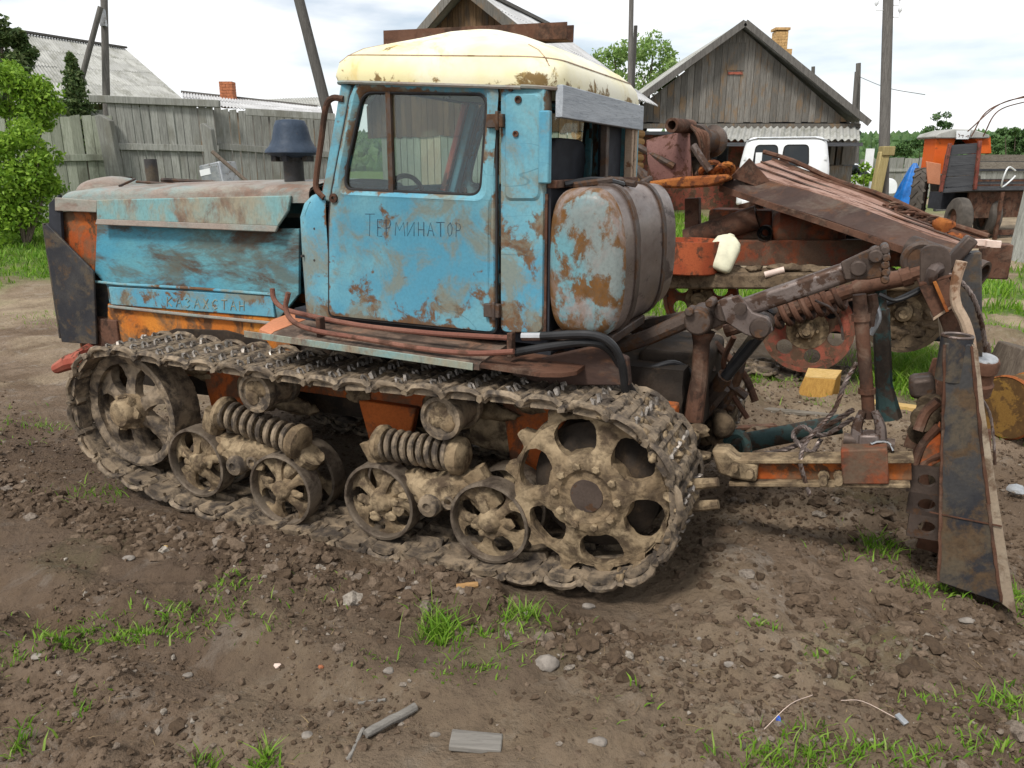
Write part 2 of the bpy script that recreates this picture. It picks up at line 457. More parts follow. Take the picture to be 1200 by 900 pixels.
wood('gable_wood', (.125, .115, .10), (.245, .23, .205), stain=(.22, .135, .065), rv=.6)
wood('wall_green', (.24, .27, .21), (.33, .36, .29), rv=.3)
wood('wall_beige', (.38, .33, .23), (.46, .41, .30), rv=.3)
wood('gable_brown', (.10, .06, .032), (.19, .12, .065), stain=(.05, .045, .04), rv=.6)
wood('dark_plank', (.06, .062, .068), (.11, .113, .12), axis=0)
wood('plank_x', (.15, .13, .105), (.26, .23, .19), axis=0)
wood('pole_wood', (.10, .093, .085), (.18, .17, .155))
wood('pole_yellow', (.30, .24, .10), (.42, .34, .17))
wood('log_wood', (.30, .17, .07), (.42, .25, .11), axis=0, rv=.3)
wood('cut_wood', (.47, .31, .11), (.56, .39, .17), axis=0, rv=.1, bump=.2)
wood('block_side', (.30, .16, .04), (.42, .24, .06), rv=.1)
wood('grey_log', (.19, .175, .155), (.30, .28, .25), axis=0)
wood('bark', (.09, .07, .055), (.16, .13, .10))
wood('cab_board', (.34, .37, .40), (.46, .49, .52), axis=1, rv=.15)
weathered('slate', (.33, .33, .31), (.42, .42, .39), (.25, .25, .22), .4, 1.2, .9, bump=.15, spec=.1, fine=30, soft=.12, fa=.15)
weathered('slate_pale', (.42, .42, .42), (.52, .52, .52), (.36, .36, .35), .35, 1.2, .85, bump=.1, spec=.15, fine=30, soft=.12, fa=.1)
leafy('leaf_bright', [(.12, .24, .02), (.19, .33, .03), (.28, .43, .05), (.07, .15, .012)], .35)
leafy('leaf_mid', [(.14, .25, .05), (.22, .34, .09), (.30, .40, .15)], .35)
leafy('leaf_spruce', [(.045, .085, .025), (.08, .125, .035), (.12, .15, .055)], .15)
leafy('leaf_far', [(.035, .085, .025), (.06, .12, .03), (.09, .16, .05)], .15)
leafy('grass', [(.08, .19, .012), (.13, .27, .02), (.19, .34, .03), (.24, .32, .07)], .35)
leafy('straw', [(.30, .22, .11), (.22, .15, .08), (.14, .10, .06)], .1)
def glass(name, tint=(.55, .62, .6), rough=.04, dens=.45):
    t = NT(name); gl = t.n('BsdfGlossy'); gl.inputs['Roughness'].default_value = rough; gl.inputs['Color'].default_value = (.9, .95, 1, 1)
    tr = t.n('BsdfTransparent'); tr.inputs[0].default_value = (*tint, 1)
    v = t.coord((1, 1, .5)); d = t.n('BsdfDiffuse'); d.inputs[0].default_value = (.16, .15, .13, 1)
    fr = t.n('Fresnel'); fr.inputs['IOR'].default_value = 1.42
    m1 = t.n('MixShader'); m2 = t.n('MixShader')
    t.l(t.math('ADD', fr.outputs[0], .012), m1.inputs[0]); t.l(tr.outputs[0], m1.inputs[1]); t.l(gl.outputs[0], m1.inputs[2])
    t.l(t.ramp(t.noise(v, 3, 6, .7), .5, .8, .01, dens), m2.inputs[0]); t.l(m1.outputs[0], m2.inputs[1]); t.l(d.outputs[0], m2.inputs[2])
    t.l(m2.outputs[0], t.out.inputs['Surface'])
glass('glass', (.80, .85, .83), .02, .12); glass('dark_glass', (.12, .14, .15), .06, .15)
# ================================================================ GROUND
def zones(x, y):
    n = fbm(x * .45 + 31, y * .45 + 7, 4); n2 = fbm(x * 1.7 + 3, y * 1.7, 3)
    gl = sstep(-2.2, -3.6, x + .25 * n2) * sstep(9.2, 11.2, y + .8 * n2)                              # lawn behind the nose
    gr = np.exp(-((x - 3.6) / 1.0) ** 2 - ((y - 6.0) / .8) ** 2) * 1.3                                # by the derelict chassis
    gp = sstep(4.6, 5.6, x - .0 * y + .3 * n2) * sstep(6.2, 7.2, y + n2 * .5) * (1 - sstep(11.5, 13, y + n2)) * .95
    gb = sstep(20, 26, y) * sstep(-.1, .3, n) * .8
    gm = sstep(7.5, 9, y) * sstep(-3, 0, x) * (1 - sstep(4, 6, x)) * sstep(-.2, .3, n) * .8
    grass = np.clip(np.maximum.reduce([gl, gr - .3 + .3 * n2, gp * sstep(-.5, .1, n2), gb, gm]), 0, 1)
    sand = np.clip(sstep(6, 9, y) * sstep(1.5, 3, x) * .9 + .5 * np.exp(-((x - 2.2) / .7) ** 2 - ((y - 4.9) / .8) ** 2) + .55 * sstep(-1.2, -3, x) * sstep(4.3, 5.6, y) * sstep(-.1, .4, n2) + .35 * sstep(.15, .5, n), 0, 1)
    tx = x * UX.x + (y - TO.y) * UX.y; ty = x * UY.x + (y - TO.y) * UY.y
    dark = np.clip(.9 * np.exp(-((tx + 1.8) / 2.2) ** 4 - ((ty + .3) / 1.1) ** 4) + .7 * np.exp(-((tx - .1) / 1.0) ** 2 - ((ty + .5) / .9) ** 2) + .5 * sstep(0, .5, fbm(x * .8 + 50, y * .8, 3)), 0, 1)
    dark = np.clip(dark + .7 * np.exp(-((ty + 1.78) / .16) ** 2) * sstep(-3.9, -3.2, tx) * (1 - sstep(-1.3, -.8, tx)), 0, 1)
    return grass, sand, dark
N = 800
u = np.linspace(-1, 1, N)
A_, B_ = 1.7, 6.2
gx = A_ * np.sinh(B_ * u)
vv = np.linspace(-.42, 1, N)
gy = 2.6 + A_ * np.sinh(B_ * vv)
X, Y = np.meshgrid(gx, gy)
Z = ground_z(X, Y)
verts = np.stack([X, Y, Z], -1).reshape(-1, 3)
idx = np.arange(N * N).reshape(N, N)
faces = np.stack([idx[:-1, :-1], idx[:-1, 1:], idx[1:, 1:], idx[1:, :-1]], -1).reshape(-1, 4)
def fast_mesh(name, v, f, mat, kind=None, smooth=True):
    me = bpy.data.meshes.new(name)
    v = np.asarray(v, np.float32); f = np.asarray(f, np.int32)
    me.vertices.add(len(v)); me.vertices.foreach_set('co', v.ravel())
    k = f.shape[1]
    me.loops.add(f.size); me.loops.foreach_set('vertex_index', f.ravel())
    me.polygons.add(len(f)); me.polygons.foreach_set('loop_start', np.arange(0, f.size, k, dtype=np.int32))
    me.polygons.foreach_set('use_smooth', np.full(len(f), smooth))
    me.update(calc_edges=True); me.validate()
    me.materials.append(M_(mat))
    o = bpy.data.objects.new(name, me); COL.objects.link(o)
    if kind: o['kind'] = kind
    return o
t = NT('soil')
v = t.coord(which='Object', rand=False)
at = t.n('Attribute'); at.attribute_name = 'zone'
sep = t.n('SeparateColor'); t.l(at.outputs['Color'], sep.inputs[0])
n1 = t.noise(v, 2.2, 9, .68, .3); n2 = t.noise(v, 14, 8, .7); n3 = t.noise(v, 70, 5, .65); n4 = t.noise(v, 5.5, 8, .7, .5)
c = t.mix(t.ramp(n1, .36, .64), (.125, .086, .056), (.21, .155, .11))
c = t.mix(t.ramp(n4, .52, .68, 0, .75), c, (.235, .20, .165))
c = t.mix(t.ramp(n2, .45, .72, 0, .55), c, (.08, .058, .042))
c = t.mix(t.math('MULTIPLY', sep.outputs[1], t.ramp(n4, .3, .6, .4, 1)), c, (.31, .245, .165))
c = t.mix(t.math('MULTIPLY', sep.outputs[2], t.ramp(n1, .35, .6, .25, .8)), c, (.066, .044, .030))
gcol = t.mix(t.ramp(n2, .35, .65), (.05, .10, .015), (.10, .17, .03))
c = t.mix(t.math('MULTIPLY', sep.outputs[0], t.ramp(n4, .3, .55, .55, 1)), c, gcol)
c = t.mix(t.ramp(n3, .55, .75, 0, .5), c, (.04, .03, .022))
vo = t.n('TexVoronoi'); vo.inputs['Scale'].default_value = 26; t.l(v, vo.inputs['Vector'])
t.set(color=c, rough=.95, spec=.12)
h = t.math('ADD', t.math('MULTIPLY', n2, .9), t.math('ADD', t.math('MULTIPLY', n3, .4), t.math('MULTIPLY', vo.outputs['Distance'], .35)))
t.bump(h, .95, .03)
ground = fast_mesh('ground', verts, faces, 'soil', 'structure')
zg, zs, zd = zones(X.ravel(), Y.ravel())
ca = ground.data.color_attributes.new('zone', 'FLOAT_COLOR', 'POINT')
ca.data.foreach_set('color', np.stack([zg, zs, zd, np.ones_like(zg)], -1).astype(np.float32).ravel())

# ---- clods of earth (nobody could count them)
def scatter_blobs(name, P, S, mat, sub=1, flat=.65, jit=.35, kind='stuff', smooth=False):
    bv = np.array(ICO[sub][0]); bf = np.array(ICO[sub][1]); n = len(P)
    ang = rng.uniform(0, 6.28, n)
    d = bv[None] * (1 + rng.uniform(-jit, jit, (n, len(bv), 1))) * rng.uniform(.65, 1.35, (n, 1, 3)) * S[:, None, None]
    d[:, :, 2] *= flat
    ca_, sa_ = np.cos(ang)[:, None], np.sin(ang)[:, None]
    x = d[:, :, 0] * ca_ - d[:, :, 1] * sa_; y = d[:, :, 0] * sa_ + d[:, :, 1] * ca_
    V = np.stack([x, y, d[:, :, 2]], -1) + P[:, None, :]
    F = (bf[None] + (np.arange(n) * len(bv))[:, None, None])
    return fast_mesh(name, V.reshape(-1, 3), F.reshape(-1, 3), mat, kind, smooth)
def cloud(n, y0, y1, spread):
    y = y0 + (y1 - y0) * rng.uniform(0, 1, n) ** 1.5; x = rng.uniform(-1, 1, n) * (spread * y + .7)
    return x, y
t = NT('clod'); g = t.n('NewGeometry'); v = t.coord(rand=False)
r = t.n('ValToRGB'); e = r.color_ramp.elements
for p, cc in ((0, (.07, .048, .031)), (.5, (.125, .087, .058)), (.9, (.185, .136, .096)), (.97, (.22, .18, .145)), (1, (.36, .32, .27))):
    k = e[0] if p == 0 else (e[len(e) - 1] if p == 1 else e.new(p)); k.color = (*cc, 1); k.position = p
t.l(g.outputs['Random Per Island'], r.inputs['Fac']); nn = t.noise(v, 60, 5, .7)
t.set(color=t.mix(t.ramp(nn, .35, .7, 0, .6), r.outputs[0], (.06, .042, .03)), rough=.96, spec=.1); t.bump(nn, .9, .012)
def keep_soil(x, y, thr=.45):
    dn = 1.5 * fbm(x * .7 + 13, y * .7, 3) + .6 * fbm(x * 3 + 2, y * 3, 2) + .45 * sstep(-.6, .9, x)
    return dn > rng.uniform(-.45, .9, len(x))
x, y = cloud(76000, 1.45, 7.0, .78); k = keep_soil(x, y); x, y = x[k], y[k]
s = .0032 + .009 * rng.uniform(0, 1, len(x)) ** 3
P = np.stack([x, y, ground_z(x, y) + s * .1], -1)
scatter_blobs('loose_earth', P, s, 'clod', 1, .75, .45)
x, y = cloud(4600, 1.5, 6.5, .78); k = keep_soil(x, y); x, y = x[k], y[k]
s = .008 + .017 * rng.uniform(0, 1, len(x)) ** 4
P = np.stack([x, y, ground_z(x, y) - s * .1], -1)
scatter_blobs('earth_clods', P, s, 'clod', 2, .6, .32)
# churned earth along the tracks
n = 3200
tx = rng.uniform(-4.2, 1.0, n); ty = -.98 - .35 * rng.uniform(0, 1, n) ** 1.5
m = tx > -.5; ty[m] = rng.uniform(-1.1, .5, m.sum())
wx = TO.x + UX.x * tx + UY.x * ty; wy = TO.y + UX.y * tx + UY.y * ty
s = .007 + .03 * rng.uniform(0, 1, n) ** 3.5
scatter_blobs('churned_earth', np.stack([wx, wy, ground_z(wx, wy) - s * .05], -1), s, 'clod', 2, .7, .34)

# ---- grass and straw
def blades(name, x, y, hgt, mat, wid=.004, lean=.5, z0=None, kind='stuff'):
    n = len(x); z = ground_z(x, y) - .004 if z0 is None else z0
    a = rng.uniform(0, 6.28, n); b = rng.uniform(0, 6.28, n); L = hgt * lean * rng.uniform(.2, 1.3, n)
    w = wid * rng.uniform(.6, 1.4, n)
    dx, dy = np.cos(a) * w, np.sin(a) * w; lx, ly = np.cos(b) * L, np.sin(b) * L
    base = np.stack([x, y, z], -1); sd = np.stack([dx, dy, 0 * dx], -1)
    mid = base + np.stack([lx * .35, ly * .35, hgt * .6], -1); top = base + np.stack([lx, ly, hgt], -1)
    V = np.stack([base - sd, base + sd, mid + sd * .8, mid - sd * .8, top], 1)
    o = (np.arange(n) * 5)[:, None]
    F = np.concatenate([o + np.array([[0, 1, 2]]), o + np.array([[0, 2, 3]]), o + np.array([[3, 2, 4]])])
    return fast_mesh(name, V.reshape(-1, 3), F, mat, kind, True)
tufts = [(150, 735, .30, .09, 900, .05), (75, 752, .10, .05, 220, .05), (213, 718, .12, .10, 260, .05), (515, 742, .07, .09, 420, .11), (617, 735, .10, .11, 300, .09), (570, 745, .1, .08, 160, .05), (568, 788, .09, .05, 160, .04),
         (10, 766, .08, .05, 160, .05), (272, 690, .10, .10, 160, .05), (905, 884, .13, .05, 260, .07), (960, 868, .10, .06, 300, .06), (1040, 885, .16, .05, 220, .06), (1140, 880, .12, .05, 120, .06), (1030, 645, .12, .16, 300, .09), (1075, 695, .10, .10, 200, .05),
         (1122, 697, .07, .06, 160, .05), (1185, 825, .12, .07, 300, .07), (1192, 700, .05, .10, 200, .10), (308, 882, .04, .03, 110, .09), (22, 860, .04, .06, 60, .09), (1092, 830, .10, .08, 120, .04), (240, 882, .03, .03, 60, .07), (100, 822, .05, .05, 60, .05),
         (963, 780, .03, .04, 40, .04), (890, 738, .05, .05, 70, .04), (525, 795, .06, .04, 60, .03), (440, 780, .05, .06, 50, .03), (40, 498, .35, .25, 320, .06), (110, 565, .15, .12, 160, .07), (20, 320, .8, .5, 500, .1), (60, 380, .3, .3, 240, .06), (1062, 446, .22, .3, 1300, .2), (1088, 440, .25, .3, 1300, .2), (1075, 420, .3, .3, 900, .2), (1050, 455, .25, .2, 500, .12), (1070, 428, .45, .45, 1500, .15), (1090, 410, .5, .4, 900, .12), (870, 440, .35, .3, 600, .10), (905, 445, .2, .2, 260, .07),
         (1160, 385, .4, .4, 700, .08), (1150, 360, .6, .5, 700, .08), (960, 470, .1, .1, 80, .05), (650, 640, .08, .1, 0, .05), (1190, 505, .3, .2, 260, .06), (740, 820, .2, .1, 30, .05), (380, 700, .3, .2, 40, .05), (1000, 760, .3, .2, 50, .04)]
bx, by, bh = [], [], []
for px, py, rx, ry, n, h in tufts:
    p = G(px, py); 
    if n == 0: continue
    n = int(n * .7); q = rng.normal(0, 1, (n, 2)) * .6
    lump = 1 + .6 * fbm(q[:, 0] * 2 + px, q[:, 1] * 2, 2)
    bx.append(p.x + q[:, 0] * rx * lump); by.append(p.y + q[:, 1] * ry * lump); bh.append(h * .62 * rng.uniform(.35, 1.25, n))
blades('grass_tufts', np.concatenate(bx), np.concatenate(by), np.concatenate(bh), 'grass', .0028, 1.1)
# grass areas farther off
x = rng.uniform(-17, 12, 260000); y = rng.uniform(4.5, 22, 260000)
g = zones(x, y)[0]; k = (g > rng.uniform(.25, 1.1, len(x))) & (np.abs(x) < .8 * y + 1); x, y = x[k], y[k]
blades('grass_sward', x, y, rng.uniform(.04, .12, len(x)) * (1 + .5 * (x > 0)), 'grass', .009, .7)
print('sward', len(x))
x, y = cloud(11000, 1.5, 7.0, .78)
k = keep_soil(x, y); x, y = x[k], y[k]
blades('straw_litter', x, y, rng.uniform(.004, .014, len(x)), 'straw', .0014, 4.5)
# ================================================================ CRAWLER TRACTOR
TR = thing('crawler_tractor', 'battered blue crawler tractor with cream cab roof and mud caked tracks', 'tractor', (-2, 0, 0), 'T')
V3 = Vector
def spoked(mb, c, r0, r1, y0, th, n, frac=.62, dish=0, ph=0, rows=9, sq=2):
    """wheel face in the xz plane: n spokes with rounded windows between r0 and r1"""
    rm, dr = (r0 + r1) / 2, (r1 - r0) / 2
    for k in range(n):
        a0 = 2 * math.pi * k / n + ph
        def pt(r, t, y):
            h = math.pi / n * (1 - frac * math.sqrt(max(0, 1 - abs((r - rm) / dr) ** sq)))
            a = a0 + h * t
            return V3((c[0] + r * math.cos(a), y + dish * (1 - (r - r0) / (r1 - r0)), c[2] + r * math.sin(a)))
        rs = [rm - dr * math.cos(math.pi * i / (rows - 1)) for i in range(rows)]
        ts = (-1, -.5, 0, .5, 1)
        bul = lambda t: -.006 * (1 - t * t)
        loop = []
        for r in rs:
            loop.append([pt(r, t, y0 + bul(t)) for t in ts] + [pt(r, t, y0 + th) for t in ts[::-1]])
        mb.loft(loop, True)
    return mb
# ---- tracks
def track_path():
    P = [(-3.03, -.005), (-2.85, -.03), (-2.36, -.045), (-1.81, -.03), (-1.27, -.03)]
    P += [(-.84 + .348 * math.cos(R(a)), .39 + .348 * math.sin(R(a))) for a in range(-100, 96, 9)]
    P += [(-1.15, .742), (-1.48, .73), (-1.95, .706), (-2.45, .708), (-2.9, .706), (-3.15, .715)]
    P += [(-3.31 + .335 * math.cos(R(a)), .388 + .335 * math.sin(R(a))) for a in range(90, 262, 9)]
    return [V3((a, 0, b)) for a, b in P]
def resample(P, n):
    Q = P + [P[0]]; L = [0]
    for a, b in zip(Q, Q[1:]): L.append(L[-1] + (b - a).length)
    xs = np.interp(np.linspace(0, L[-1], n, endpoint=False), L, [p.x for p in Q]); zs = np.interp(np.linspace(0, L[-1], n, endpoint=False), L, [p.z for p in Q])
    return [V3((a, 0, b)) for a, b in zip(xs, zs)]
NL = 42
def link_mesh(seed):
    r = random.Random(seed); b = MB()
    b.prism([(-.058, -.19, -.012), (.05, -.19, -.012), (.05, -.19, .006), (.02, -.19, .018), (-.04, -.19, .014), (-.058, -.19, .004)], (0, .38, 0))
    for yy in (-.15, -.05, .05, .15):
        b.tube([(.085, yy - .026, 0), (.085, yy + .026, 0)], .026, 10); b.box((.055, yy, 0), (.06, .05, .03))
    for yy in (-.1, 0, .1):
        b.tube([(-.085, yy - .023, 0), (-.085, yy + .023, 0)], .026, 10); b.box((-.06, yy, 0), (.05, .044, .03))
    b.tube([(.085, -.212, 0), (.085, -.205, 0), (.085, .212, 0)], .014, 8)
    for yy in (-.19, .19):                                  # scalloped end lips
        b.tube([(-.075, yy, .006), (-.045, yy * 1.03, .024), (.0, yy * 1.05, .03), (.045, yy * 1.03, .024), (.07, yy, .006)], .0135, 7)
    n0 = len(b.f)
    for yy in (-.14, -.075, .0, .075, .14):                  # worn cleat tips, bare steel
        b.tube([(-.02, yy - .018, .014), (-.012, yy - .012, .034), (-.006, yy, .038), (-.012, yy + .012, .034), (-.02, yy + .018, .014)], .0065, 6)
    b.bright = (n0, len(b.f))
    b.tube([(.035, -.175, .018), (.035, .175, .018)], .012, 6)
    for yy in (-.06, .06): b.box((0, yy, -.026), (.13, .022, .03))
    for i, p in enumerate(b.v):
        b.v[i] = p + V3((r.uniform(-1, 1), r.uniform(-1, 1), r.uniform(-1, 1))) * .0045
    for i in range(9):                                       # caked earth
        b.blob((r.uniform(-.05, .05), r.uniform(-.16, .16), r.uniform(.0, .018)), (r.uniform(.02, .045), r.uniform(.02, .05), r.uniform(.006, .012)), seed * 50 + i, 2, .25)
    return b
link_src = []
for side in (-1, 1):
    P = resample(track_path(), NL)
    for i in range(NL):
        a, b = P[i], P[(i + 1) % NL]
        d = (b - a).normalized(); nrm = V3((d.z, 0, -d.x)); m = (a + b) / 2
        if i < 5 and not link_src or len(link_src) < 5:
            lm = link_mesh(len(link_src) + 1); ob = lm.build('track_link', 'mud_link', TR, org=(0, 0, 0)); link_src.append(ob)
            ob.data.materials.append(M_('steel_worn'))
            for q_ in range(*lm.bright): ob.data.polygons[q_].material_index = 1
        else:
            ob = link_src[(i * 3 + side) % 5].copy(); COL.objects.link(ob)
        M = Matrix((d, V3((0, 1, 0)), nrm)).transposed()
        if M.determinant() < 0: M = Matrix((d, V3((0, -1, 0)), nrm)).transposed()
        M4 = M.to_4x4(); M4.translation = V3((m.x + 2, side * .665, m.z))
        ob.parent = TR; ob.matrix_local = M4
# ---- wheels
def sprocket(sy):
    c = (-.84, 0, .39); s = sy
    def fit(m):
        for p in m.v: p.x = c[0] + (p.x - c[0]) * .925; p.z = c[2] + (p.z - c[2]) * .925
    b = MB(); f = lambda y: y * s
    y0 = -.79
    tmp = MB(); spoked(tmp, c, .165, .328, y0, .045, 6, .70, dish=-.03, ph=.25, rows=13, sq=2.6)
    tmp.lathe([(.322, y0 + .045), (.322, y0 - .0), (.338, y0 - .002), (.342, y0 + .01), (.342, y0 + .05), (.322, y0 + .05)], (c[0], 0, c[2]), (0, 1, 0), 48, False)
    tmp.lathe([(.001, y0 - .02), (.06, y0 - .02), (.065, y0 - .035), (.10, y0 - .035), (.115, y0 - .045), (.15, y0 - .042), (.18, y0 - .025), (.18, y0 + .06), (.001, y0 + .06)], (c[0], 0, c[2]), (0, 1, 0), 36, False)
    for k in range(13):
        a = 2 * math.pi * k / 13 + .1
        e, n_ = V3((math.cos(a), 0, math.sin(a))), V3((-math.sin(a), 0, math.cos(a))); o = V3((c[0], y0 - .005, c[2]))
        tmp.prism([o + e * .325 - n_ * .05, o + e * .35 - n_ * .03, o + e * .385 - n_ * .014, o + e * .385 + n_ * .014, o + e * .35 + n_ * .03, o + e * .325 + n_ * .05], (0, .05, 0))
    fit(tmp)
    for p in tmp.v: p.y *= s
    ob = lumpy(tmp.build('sprocket', 'mud_dry', TR), .022, .07)
    for k in range(10):
        a = 2 * math.pi * k / 10; bo = MB()
        bo.lathe([(.018, y0 - .03), (.018, y0 - .056), (.012, y0 - .06)], (c[0] + .135 * math.cos(a), 0, c[2] + .135 * math.sin(a)), (0, 1, 0), 6)
        fit(bo)
        for p in bo.v: p.y *= s
        bo.build('bolt', 'mud_dry', ob)
    h = MB().lathe([(.001, y0 - .038), (.070, y0 - .038), (.072, y0 - .034), (.072, y0 - .0)], (c[0], 0, c[2]), (0, 1, 0), 28)
    fit(h)
    for p in h.v: p.y *= s
    h.build('hub_cap', 'dark_iron', ob)
def idler(s):
    c = (-3.31, 0, .395); y0 = -.74; b = MB()
    spoked(b, c, .085, .255, y0, .05, 6, .62, dish=-.03, ph=.5)
    b.lathe([(.25, y0 - .03), (.285, y0 - .045), (.30, y0 - .04), (.30, y0 + .13), (.27, y0 + .13), (.25, y0 + .1)], (c[0], 0, c[2]), (0, 1, 0), 48, False)
    b.lathe([(.25, y0 - .03), (.25, y0 + .1)], (c[0], 0, c[2]), (0, 1, 0), 48, False)
    for p in b.v: p.y *= s
    ob = lumpy(b.build('idler_wheel', 'mud_link', TR), .02, .06)
    h = MB().lathe([(.1, y0 - .02), (.085, y0 - .05), (.075, y0 - .10), (.06, y0 - .115), (.001, y0 - .118)], (c[0], 0, c[2]), (0, 1, 0), 24)
    for i in range(14):
        a = i * .9; h.blob((c[0] + .07 * math.cos(a), y0 - .07, c[2] + .07 * math.sin(a)), (.03, .025, .03), i, 1, .3)
    for p in h.v: p.y *= s
    h.build('hub', 'mud_dry', ob)
def road_wheel(x, z, s, y0):
    b = MB(); c = (x, 0, z)
    spoked(b, c, .042, .165, y0 + .04, .022, 5, .66, dish=-.03, ph=random.uniform(0, 1))
    rm_ = MB().lathe([(.162, y0 + .08), (.162, y0 + .004), (.166, y0 - .004), (.178, y0 - .002), (.180, y0 + .01), (.180, y0 + .085), (.162, y0 + .085)], (x, 0, z), (0, 1, 0), 40, False)
    for p in b.v: p.y *= s
    ob = lumpy(b.build('road_wheel', 'mud_dry', TR), .008, .03, 1)
    for p in rm_.v: p.y *= s
    lumpy(rm_.build('rim', 'wheel_steel', ob), .004, .03, 1)
    h = MB().lathe([(.06, y0 + .04), (.052, y0 + .012), (.042, y0 - .004), (.03, y0 - .01), (.001, y0 - .012)], (x, 0, z), (0, 1, 0), 18)
    for i in range(11):
        a = random.uniform(2.6, 6.6); rr = random.uniform(.02, .10)
        h.blob((x + rr * math.cos(a), y0 + .02, z + rr * math.sin(a) * .8), (random.uniform(.018, .035), .012, random.uniform(.015, .03)), i + int(x * 100), 2, .3)
    for p in h.v: p.y *= s
    lumpy(h.build('hub', 'mud_dry', ob), .016, .025, 1)
WH = [(-2.88, .185), (-2.36, .13), (-1.81, .172), (-1.27, .178)]
for s in (1, -1):
    sprocket(s); idler(s)
    for (x, z) in WH:
        road_wheel(x, z, s, -.80); road_wheel(x + .01, z + .01, s, -.63)
# carrier rollers
for (x, z) in ((-2.45, .60), (-1.48, .61)):
    for s in (1, -1):
        b = MB().lathe([(.001, -.795), (.07, -.80), (.075, -.812), (.092, -.81), (.095, -.79), (.092, -.77), (.085, -.765), (.085, -.64), (.095, -.63), (.095, -.6), (.001, -.6)], (x, 0, z), (0, 1, 0), 28)
        for p in b.v: p.y *= s
        ob = b.build('carrier_roller', 'mud_link', TR)
        c = MB(); 
        for i in range(7): c.blob((x + random.uniform(-.03, .03), -.80, z + random.uniform(-.03, .03)), (.035, .012, .035), i * 3, 2, .3)
        for p in c.v: p.y *= s
        c.build('mud_cap', 'mud_dry', ob)
        MB().tube([(x, s * -.6, z), (x, s * -.38, z)], .04, 12).build('roller_axle', 'mud_dark', TR)
# bogies: balance arms, casting and coil spring
def bogie(wa, wb, s, A, B, piv):
    f = lambda x, y, z: V3((x, s * y, z))
    b = MB()
    b.tube([f(wa[0], -.70, wa[1]), f((wa[0] + piv[0]) / 2, -.72, (wa[1] + piv[1]) / 2 + .05), f(piv[0], -.73, piv[1])], [.05, .06, .085], 10, smooth=4)
    b.tube([f(wb[0], -.70, wb[1]), f((wb[0] + piv[0]) / 2 + .03, -.72, (wb[1] + piv[1]) / 2 + .09), f(piv[0], -.73, piv[1])], [.055, .065, .085], 10, smooth=4)
    b.tube([f(wa[0] + .02, -.72, wa[1] + .05), f(A[0] - .07, -.73, A[1])], [.05, .055], 10)
    b.tube([f(wb[0] - .0, -.72, wb[1] + .05), f(B[0] + .07, -.73, B[1] - .06)], [.05, .06], 10)
    for i in range(16):
        b.blob(f(piv[0] + random.uniform(-.13, .13), -.755 + random.uniform(-.02, .02), piv[1] + random.uniform(-.05, .07)), (random.uniform(.03, .05), .022, random.uniform(.02, .035)), i + int(piv[0] * 90), 2, .3)
    ob = lumpy(b.build('bogie_casting', 'mud_dry', TR), .03, .05)
    p = MB().lathe([(.05, -.74), (.05, -.82), (.044, -.835), (.02, -.84), (.018, -.828), (.001, -.828)], f(piv[0] + .02, 0, piv[1] - .03), (0, s, 0), 20)
    p.lathe([(.03, -.74), (.03, -.80), (.018, -.80), (.016, -.78), (.001, -.78)], f(piv[0] + .10, 0, piv[1] - .01), (0, s, 0), 16)
    p.build('pivot_pin', 'mud_link', ob)
    MB().helix(f(A[0], -.75, A[1]), f(B[0], -.75, B[1]), .06, .0135, 9.2, 8, 18).build('coil_spring', 'mud_link', TR)
    e = MB(); d = (f(B[0], 0, B[1]) - f(A[0], 0, A[1])).normalized()
    e.lathe([(.001, -.04), (.055, -.04), (.08, -.02), (.085, .005), (.07, .02), (.001, .02)], f(A[0], -.75, A[1]) - d * .0, d, 20)
    e.lathe([(.001, -.02), (.07, -.02), (.085, .0), (.08, .03), (.05, .05), (.001, .05)], f(B[0], -.75, B[1]), d, 20)
    e.tube([f(A[0], -.75, A[1]), f(B[0], -.75, B[1])], .038, 10)
    e.build('spring_seat', 'mud_dry', TR)
for s in (1, -1):
    bogie(WH[0], WH[1], s, (-2.70, .455), (-2.28, .375), (-2.62, .255))
    bogie(WH[2], WH[3], s, (-1.80, .435), (-1.44, .435), (-1.56, .245))
# ---- frame, belly, final drives
for s in (-1, 1):
    MB().box((-2.1, s * .40, .585), (3.0, .09, .16)).build('chassis_rail', 'orange_frame', TR, bev=.008)
for x, z0, z1 in ((-2.95, .3, .66), (-1.95, .28, .52), (-1.2, .25, .7)):
    for s in (-1, 1): MB().prism([(x - .16, s * .44, z1), (x + .16, s * .44, z1), (x + .1, s * .44, z0), (x - .1, s * .44, z0)], (0, s * .05, 0)).build('frame_bracket', 'orange_frame', TR, bev=.008)
b = MB().box((-2.2, 0, .58), (3.2, .66, .42)).box((-.85, 0, .55), (.5, .66, .46)).box((-3.7, 0, .66), (.4, .6, .3))
lumpy(b.build('belly_housing', 'grease_dark', TR), .05, .08, 4)
for s in (-1, 1): MB().lathe([(.001, s * -.74), (.2, s * -.74), (.26, s * -.7), (.27, s * -.45), (.2, s * -.4), (.001, s * -.4)], (-.84, 0, .39), (0, 1, 0), 28).build('final_drive', 'grease_dark', TR)
b = MB()
for i in range(26):
    b.blob((random.uniform(-3.2, -.9), -.47 + random.uniform(-.03, .03), random.uniform(.42, .68)), (random.uniform(.06, .16), .03, random.uniform(.03, .08)), i, 2, .3)
for i in range(30):
    b.blob((random.uniform(-.76, -.52), random.uniform(-.66, -.3), random.uniform(.44, .6)), (random.uniform(.03, .07), random.uniform(.03, .06), random.uniform(.012, .025)), i + 90, 2, .5)
for i in range(90):
    t_ = random.uniform(-1.2, 1.4); b.blob((-.84 + .342 * math.cos(t_) + random.uniform(-.02, .01), random.uniform(-.84, -.5), .39 + .342 * math.sin(t_)), (random.uniform(.012, .03), .03, random.uniform(.012, .025)), i + 200, 2, .45)
